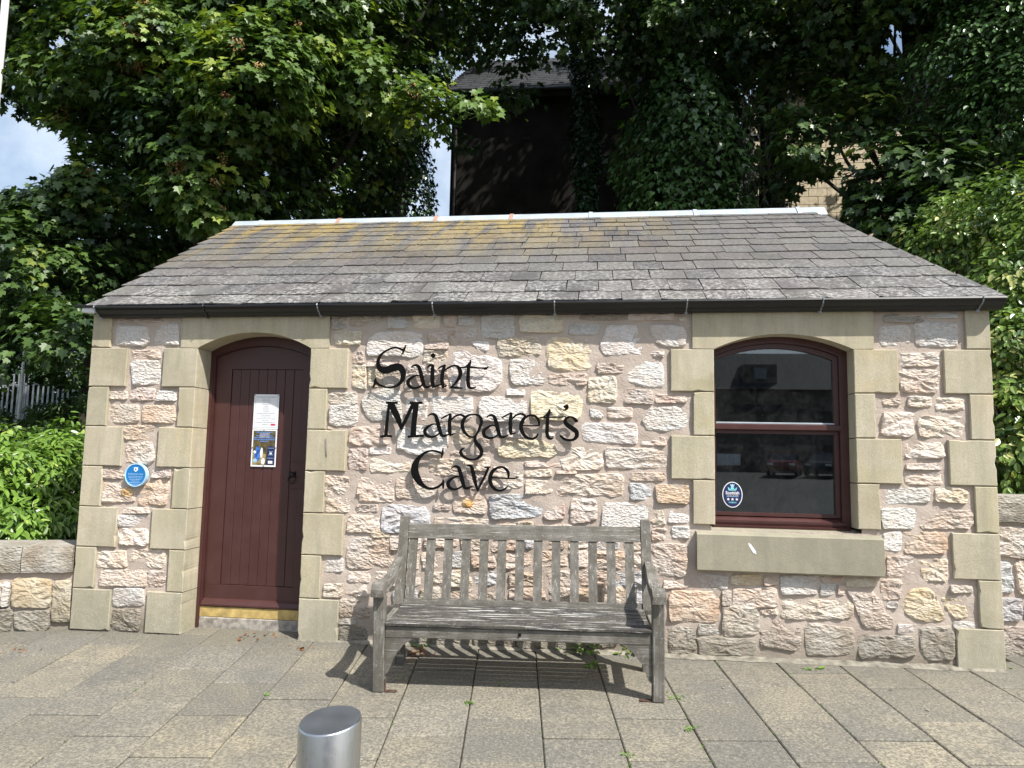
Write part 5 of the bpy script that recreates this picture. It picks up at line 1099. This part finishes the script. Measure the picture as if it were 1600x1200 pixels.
bush('laurel_hedge', 'bright green laurel hedge spilling over the low wall left of the building', (-5.1, 1.3, .5), lb, 520, 26, LANCE, .105, 'laurel', 61, rc=.16, up=.7, front=.5, shell=.6, flatn=.7, droop=.2, tint_mu=.48)
vb = [B(1500, 400, 3.4, .50), B(1560, 350, 3.2, .55), B(1590, 460, 2.4, .55), B(1585, 560, 1.9, .50), B(1590, 660, 1.6, .48), B(1620, 740, 1.5, .45), B(1450, 390, 3.9, .36), B(1480, 340, 3.9, .25), B(1650, 560, 2.2, .7), B(1650, 400, 2.6, .7), B(1580, 300, 3.0, .3), B(1560, 720, 1.4, .3, .4, .3), B(1700, 700, 1.8, .7)]
bush('variegated_hedge', 'tall hedge with yellow and green variegated leaves right of the building', (3.9, 1.9, 1.0), vb, 900, 26, OVAL, .080, 'varie', 62, rc=.16, up=.6, front=.5, shell=.55, flatn=.9, droop=.1, tint_mu=.50, tint_sd=.24)
# left bank with rough growth, fence and lamp post
bank = [(-4.25, .25), (-8.4, -1.0), (-14, -1.4), (-30, 6), (-30, 16), (-4.9, 16), (-4.9, 6.2)]
V = [(-4.2, .42, .50), (-8.2, -.80, .45), (-16, -1.0, .6), (-4.9, 6.0, 1.0), (-11, 6.0, 1.15), (-24, 6, 1.4), (-6, 13, 2.2), (-14, 13, 2.0), (-30, 13, 2.4)]
put_ = put('garden_bank', mesh('garden_bank', V, [(0, 1, 4, 3), (1, 2, 5, 4), (3, 4, 7, 6), (4, 5, 8, 7)][:4]), M['grass']); tag(put_, 'rough grassy bank rising behind the left boundary wall', kind='structure')
V = [(2.9, .72, 1.0), (8, .8, 1.0), (2.2, 6, 1.3), (9, 6, 1.3), (3, 13, 1.8), (12, 13, 1.8)]
tag(put('hedge_bank', mesh('hedge_bank', V, [(0, 1, 3, 2), (2, 3, 5, 4)]), M['grass']), 'earth bank behind the right boundary wall', kind='structure')
gb = [B(110, 690, 4.5, .8, .8, .2), B(30, 690, 4.0, .9, .8, .18), B(80, 650, 7, 1.0, 1, .25), B(-60, 690, 4, 1, 1, .25), B(120, 640, 5.5, .45, .6, .4)]
t9 = thing('rough_growth', 'long grass and brambles on the bank behind the laurel hedge', 'undergrowth', (-6.5, 4.5, 1.0), kind='stuff'); o, C = foliage('leaves', gb, 420, 24, LANCE, .12, M['maple'], t9, 63, rc=.3, tint_mu=.45, flatn=.6, gaps=[(30, 622, 14, 50), (45, 612, 74, 26)])
fe = thing('palisade_fence', 'galvanised steel palisade fence on the bank at the far left', 'fence', (-15, 12, 1.6)); fa = Vector((-17.6, 11.6, 0)); fb = Vector((-13.2, 12.8, 0)); L = (fb-fa).length; fd = (fb-fa).normalized()
V, F = box_vf(-.035, .035, -.004, .004, 0, 1.9); V += []; V = [(x*(1 if z < 1.85 else .5), y, z) for x, y, z in V]; pale = fixn(mesh('pale', V, F)); pale.materials.append(M['fence'])
for i in range(int(L/.125)):
    p = fa + fd * (i*.125); o = bpy.data.objects.new('pale', pale); COL.objects.link(o); o.parent = fe; o.location = Vector((p.x, p.y, 1.25 + .09*i*.125)) - Vector(fe.location); o.rotation_euler.z = math.atan2(fd.y, fd.x)
for z in (.35, 1.6):
    V, F = tube([(fa.x, fa.y + .03, 1.25 + z), (fb.x, fb.y + .03, 1.25 + .4 + z)], .022, 5); put('rail', mesh('rail', V, F), M['fence'], fe)
for k in (0, .5, 1):
    p = fa.lerp(fb, k); V, F = cyl(.04, .9, 3.1, 8, p.x, p.y + .05); put('post', mesh('post', V, F), M['fence'], fe)
p = W(28, 672, 9.0)
lm = thing('lamp_post', 'pale lamp post in front of the palisade fence at the far left', 'lamp post', (p.x, p.y, p.z - .5)); V, F = tube([(0, 0, 0), (0, 0, 1.3), (-.01, 0, 2.1), (-.02, 0, 2.75)], [.045, .040, .030, .026], 10); put('column', mesh('column', V, F, True), M['lamp'], lm, local=True)
V, F = tube([(.16, 0, 2.70), (-.2, 0, 2.78), (-.9, 0, 2.93)], [.03, .05, .05], 8); put('lamp_arm', mesh('lamp_arm', V, F, True), M['lamp'], lm, local=True)
p = W(3, 60, 4.0); lm2 = thing('lighting_column', 'tall pale column cut by the top left corner of the view', 'lamp post', (p.x, 4.0, 1.0)); V, F = tube([(0, 0, 0), (0, 0, 9.5)], [.07, .045], 12); put('column', mesh('column', V, F, True), M['lamp'], lm2, local=True)
V, F = tube([(0, 0, 9.4), (.5, -.3, 9.7), (.9, -.6, 9.7)], [.04, .04, .09], 8); put('lamp_head', mesh('lamp_head', V, F, True), M['lamp'], lm2, local=True)

# ================================================================== buildings behind
HY = 11.5
h0, h1 = W(702, 330, HY), W(1150, 330, HY); ez = W(800, 153, HY).z
ho = thing('brown_house', 'tall brown rendered house with a dark slate roof behind the trees', 'building', (h0.x, HY, 1.5))
box('front_wall', h0.x, h1.x, HY, HY + .4, -1, ez, M['render'], ho); 
xl_ = h0.x; rT = W(760, 101, HY + 4.0); 
V = [(xl_, HY + .4, -1), (xl_, HY + 7.6, -1), (xl_, HY + 7.6, ez), (xl_, HY + 4, rT.z - .15), (xl_, HY + .4, ez)]; V += [(x + .3, y, z) for x, y, z in V]
put('gable_wall', fixn(mesh('gable_wall', V, [(0,1,2,3,4),(9,8,7,6,5)] + [(i, (i+1) % 5, (i+1) % 5 + 5, i+5) for i in range(5)])), M['render'], ho)
V = [(xl_ - .15, HY - .35, ez - .05), (h1.x, HY - .35, ez - .05), (h1.x, HY + 4, rT.z), (xl_ - .15, HY + 4, rT.z), (xl_ - .15, HY + 8.2, ez), (h1.x, HY + 8.2, ez)]; k = 6; V += [(x, y, z + .12) for x, y, z in V]
put('roof', fixn(mesh('roof', V, [(0,1,2,3),(3,2,5,4),(6,9,8,7),(9,10,11,8),(0,6,7,1),(0,3,9,6),(3,4,10,9),(1,7,8,2),(2,8,11,5),(4,5,11,10)])), M['far_slate'], ho)
# slate courses of the far roof as thin lapped steps
parts = []; nr = 16
for i in range(nr):
    f0, f1 = i/nr, (i+1)/nr; y0, y1 = HY - .36 + 4.36*f0, HY - .36 + 4.36*f1; z0, z1 = ez + .075 + (rT.z - ez)*f0, ez + .075 + (rT.z - ez)*f1; x = xl_ - .18 - (.2 if i % 2 else 0)
    while x < h1.x:
        xe = min(x + .42, h1.x); xs_ = max(x, xl_ - .18); parts.append(([(xs_ + .01, y0, z0 + .05), (xe - .01, y0, z0 + .05), (xe - .01, y1, z1 + .01), (xs_ + .01, y1, z1 + .01), (xe - .01, y0, z0), (xs_ + .01, y0, z0)], [(0, 1, 2, 3), (0, 5, 4, 1)])); x = xe
V, F = join(parts); o = put('slates', mesh('slates', V, F), M['far_slate'], ho); o['kind'] = 'stuff'
V, F = tube([(xl_ - .2, HY - .42, ez - .02), (h1.x, HY - .42, ez - .02)], .07, 8); put('gutter', mesh('gutter', V, F, True), M['black'], ho)
V, F = tube([(xl_ + .12, HY - .06, -1), (xl_ + .12, HY - .06, ez)], .05, 8); put('downpipe', mesh('downpipe', V, F, True), M['iron'], ho)
# cream block building with each visible block
CY = 16.0; c0, c1 = W(1215, 330, CY), W(1470, 330, CY); ctop = W(1420, 145, CY).z
cb = thing('cream_block_building', 'sunlit cream block building glimpsed between leaves at the right', 'building', (c0.x, CY, 1.5))
box('wall_core', c0.x - .4, c1.x + 2, CY + .03, CY + 6, -1, ctop, M['cream'], cb); box('roof_edge', c0.x - .5, c1.x + 2.1, CY - .25, CY + 6.2, ctop, ctop + .25, M['far_slate'], cb)
bwid, bhei = .52, .25; V, F = box_vf(0, bwid - .012, 0, .05, 0, bhei - .012, .006); bme = fixn(mesh('block', V, F)); bme.materials.append(M['cream'])
zb = W(1300, 345, CY).z; nbk = 0; j = 0
while zb + j*bhei < ctop - .1:
    x = c0.x - .4 - (bwid/2 if j % 2 else 0)
    while x < c1.x and nbk < 299:
        o = bpy.data.objects.new('block', bme); COL.objects.link(o); o.parent = cb; o.location = Vector((x, CY - .02 + random.uniform(0, .006), zb + j*bhei)) - Vector(cb.location); x += bwid; nbk += 1
    j += 1
# ================================================================== across the street (seen mirrored in the window)
ob = thing('terraced_building', 'dark stone building with a slate roof across the street, seen mirrored in the window', 'building', (14, -52, .44))
box('front_wall', -2, 34, -60, -52, .3, 6.9, M['stone_far'], ob)
V = [(-2.3, -51.5, 6.85), (34.3, -51.5, 6.85), (34.3, -56, 10.3), (-2.3, -56, 10.3), (34.3, -60.5, 6.85), (-2.3, -60.5, 6.85)]
put('roof', fixn(mesh('roof', V, [(0, 1, 2, 3), (3, 2, 4, 5), (0, 3, 5), (1, 4, 2), (0, 5, 4, 1)])), M['far_slate'], ob)
box('dormer', 11.6, 14.2, -54.4, -52.2, 7.3, 8.9, M['stone_far'], ob); box('dormer_window', 12.4, 13.4, -52.17, -52.10, 7.7, 8.6, M['fence'], ob, .02)
for x in (1, 5, 17.5, 21.5, 26, 30):
    box('window', x, x + 1.1, -51.98, -51.9, 3.6, 5.2, M['dglass'], ob, .01); box('window', x, x + 1.1, -51.98, -51.9, 1.0, 2.6, M['dglass'], ob, .01)
box('fascia_board', 10.6, 15.2, -51.98, -51.85, 5.0, 5.7, M['far_slate'], ob, .02); box('pale_panel', 7.6, 9.6, -51.98, -51.88, 3.3, 5.4, M['plain_wall'], ob, .02); box('chimney', 4, 6, -57, -55.4, 9.5, 12, M['stone_far'], ob)
def car(name, label, x, y, rz, mat):
    c = thing(name, label, 'car', (x, y, .44), rot=(0, 0, rz)); L_ = 2.05
    side = [(-2.1, .30), (-2.12, .62), (-1.95, .82), (-1.0, .95), (.0, .98), (1.55, .95), (2.05, .85), (2.1, .55), (2.05, .28)]
    nn = len(side); V = [(x_, -.86 + .06*(z_ > .9), z_) for x_, z_ in side] + [(x_, .86 - .06*(z_ > .9), z_) for x_, z_ in side]
    put('body', fixn(mesh('body', V, [tuple(range(nn)), tuple(range(2*nn-1, nn-1, -1))] + [(i, (i+1) % nn, (i+1) % nn + nn, i+nn) for i in range(nn)])), M[mat], c, local=True)
    def gh(name, x0, x1, x2, x3, z0, z1, w0, w1, mt_):
        V = [(x0, -w0, z0), (x3, -w0, z0), (x3, w0, z0), (x0, w0, z0), (x1, -w1, z1), (x2, -w1, z1), (x2, w1, z1), (x1, w1, z1)]; put(name, fixn(mesh(name, V, [(0,3,2,1),(4,5,6,7),(0,1,5,4),(1,2,6,5),(2,3,7,6),(3,0,4,7)])), M[mt_], c, local=True)
    gh('glasshouse', -1.05, -.42, 1.05, 1.62, .94, 1.38, .78, .64, 'dglass'); gh('roof', -.45, -.38, 1.0, 1.1, 1.375, 1.44, .66, .60, mat)
    for sx in (-1.3, 1.3):
        for sy in (-.80, .80):
            V, F = tube([(sx, sy - .1, .31), (sx, sy + .1, .31)], .31, 20); put('wheel', fixn(mesh('wheel', V, F)), M['tyre'], c, local=True)
    for sy in (-.6, .6): put('headlight', fixn(mesh('headlight', *box_vf(-2.14, -2.02, sy - .17, sy + .17, .62, .76, .02))), M['lamp_glass'], c, local=True)
    return c
car('parked_car', 'dark red hatchback parked across the street, mirrored in the lower window pane', 11.7, -40.5, R(-70), 'car_red')
car('parked_car', 'dark grey estate car parked across the street, mirrored right of the red car', 14.2, -40.8, R(-62), 'car_dark')
sg = thing('car_park_sign', 'small pale car park sign on posts across the street, mirrored in the window', 'sign', (9.3, -46, .44)); put('panel', fixn(mesh('panel', *box_vf(-.8, .8, -.03, .03, .5, 1.3))), M['white'], sg, local=True); put('post', mesh('post', *cyl(.04, 0, .5, 8)), M['iron'], sg, local=True)

# ================================================================== small plants and litter
def weed(label, p, n, r, h, seed, size=.05, tm=None, mat='weed', name='weed', cat='weed', group='weeds in the joints'):
    rg = np.random.RandomState(seed); P = np.stack([rg.normal(0, r, n), rg.normal(0, r*.6, n), rg.uniform(.004, h, n)], 1); P[:, 2] += P[:, 1] * .06; Nn = np.stack([rg.normal(0, .5, n), rg.normal(-.3, .5, n), np.ones(n)], 1); T = np.stack([P[:, 0], P[:, 1], rg.normal(0, r*.4, n)], 1) + rg.normal(size=(n, 3))*.02
    o = put(name, leaf_mesh(name, P, Nn, T, size * rg.uniform(.5, 1.2, n), rg.uniform(.2, .8, n), tm or OVAL, M[mat]), None); o.location = (p.x, p.y, GZ(p.x, p.y)); tag(o, label, cat, group); return o
WD = [('leafy weed under the left part of the bench seat', 660, 1012, 9, .03, .03), ('small weed beside the left front leg of the bench', 618, 1062, 5, .012, .03), ('tallest weed clump at the wall foot behind the right half of the bench', 915, 1022, 38, .05, .10), ('spreading weed at the wall foot just left of the tall clump behind the bench', 890, 1015, 14, .04, .04),
      ('weed at the wall foot between the tall clump and the right rear bench leg', 985, 1022, 26, .05, .05), ('weed trailing from the tall clump along a slab joint under the bench', 925, 1042, 12, .02, .02), ('small weed at the wall base below the window, in a slab joint', 1206, 1020, 22, .02, .08),
      ('pair of low weeds at the wall base right of the upright one below the window', 1265, 1030, 14, .05, .015), ('low weed on the slab below the pair right of the window', 1272, 1047, 8, .03, .01), ('bright weed at the foot of the right corner quoin', 1555, 1045, 18, .04, .04), ('weed at the foot of the right front bench leg', 1058, 1092, 16, .035, .02),
      ('moss and weeds in the joint below the right front bench leg', 1080, 1140, 14, .02, .012), ('weeds in the slab joint below the middle of the bench', 732, 1100, 18, .015, .012), ('tiny weed in the joint near the door, by the slab corner', 414, 1088, 7, .012, .01), ('low weed in the bench shadow', 785, 1070, 7, .03, .01), ('weed at the bottom edge right of the bench joint line', 980, 1180, 8, .012, .01), ('weed sprig at the foot of the left boundary wall', 102, 973, 8, .02, .03)]
for i, (lb_, px, py, n, r, h) in enumerate(WD): weed(lb_, G(px, py), n, r, h, 100 + i, .022 if py > 1055 else .05)
for i, (lb_, px, py, n, r) in enumerate((('reddish dry leaves lying by the door step', 412, 981, 2, .01), ('brown leaf litter swept across the slabs in front of the door', 395, 998, 26, .13), ('brown leaf litter under the left side of the bench', 655, 1022, 30, .07), ('dry leaf crumbs on the slabs at the left by the low wall', 30, 1018, 6, .06), ('dry leaf bits by the foot of the door\'s right quoin', 470, 1013, 6, .06))):
    weed(lb_, G(px, py), n, r, .008, 200 + i, .03 if n > 3 else .06, MAPLE, 'dry', 'leaf_litter', 'leaf litter', None)
random.seed(8)
for px, py in ((1293, 1155), (36, 1008), (700, 1160), (1450, 1110), (250, 1120), (900, 1150), (1130, 1075), (560, 1140), (1392, 1078)):
    g_ = G(px, py); r = random.uniform(.006, .013); V = [g_ + TU*(r*random.uniform(.7, 1.2)*math.cos(a)) + TV*(r*1.2*random.uniform(.7, 1.2)*math.sin(a)) + GN*.0025 for a in [k*.571 for k in range(11)]] + [g_ + GN*.004]
    put('gum_spot', mesh('gum_spot', V, [(k, (k+1) % 11, 11) for k in range(11)]), M['fillet'], pav)
# moss along slab joints
rg = np.random.RandomState(9); Pm = []
for k in range(-9, 9):
    u = .165 + k*LU
    for v in rg.uniform(-1.8, .9, 60 if k in (-2, 1, 2, 3, 4) else 22):
        c = G0 + TU*(u + rg.normal(0, .003)) + TV*v
        if noise.noise(Vector((c.x*4, c.y*4, 0))) > .05 and c.y < -.02: Pm.append((c.x, c.y, c.z - .001))
Pm = np.array(Pm); n = len(Pm); o = put('joint_moss', leaf_mesh('joint_moss', Pm, rg.normal(size=(n, 3))*.5 + [0, 0, 1], rg.normal(size=(n, 3)), rg.uniform(.008, .018, n), rg.uniform(0, .6, n), OVAL, M['weed']), None); tag(o, 'specks of moss and tiny weeds along the slab joints', 'moss', kind='stuff')
print('objects', len(bpy.data.objects))
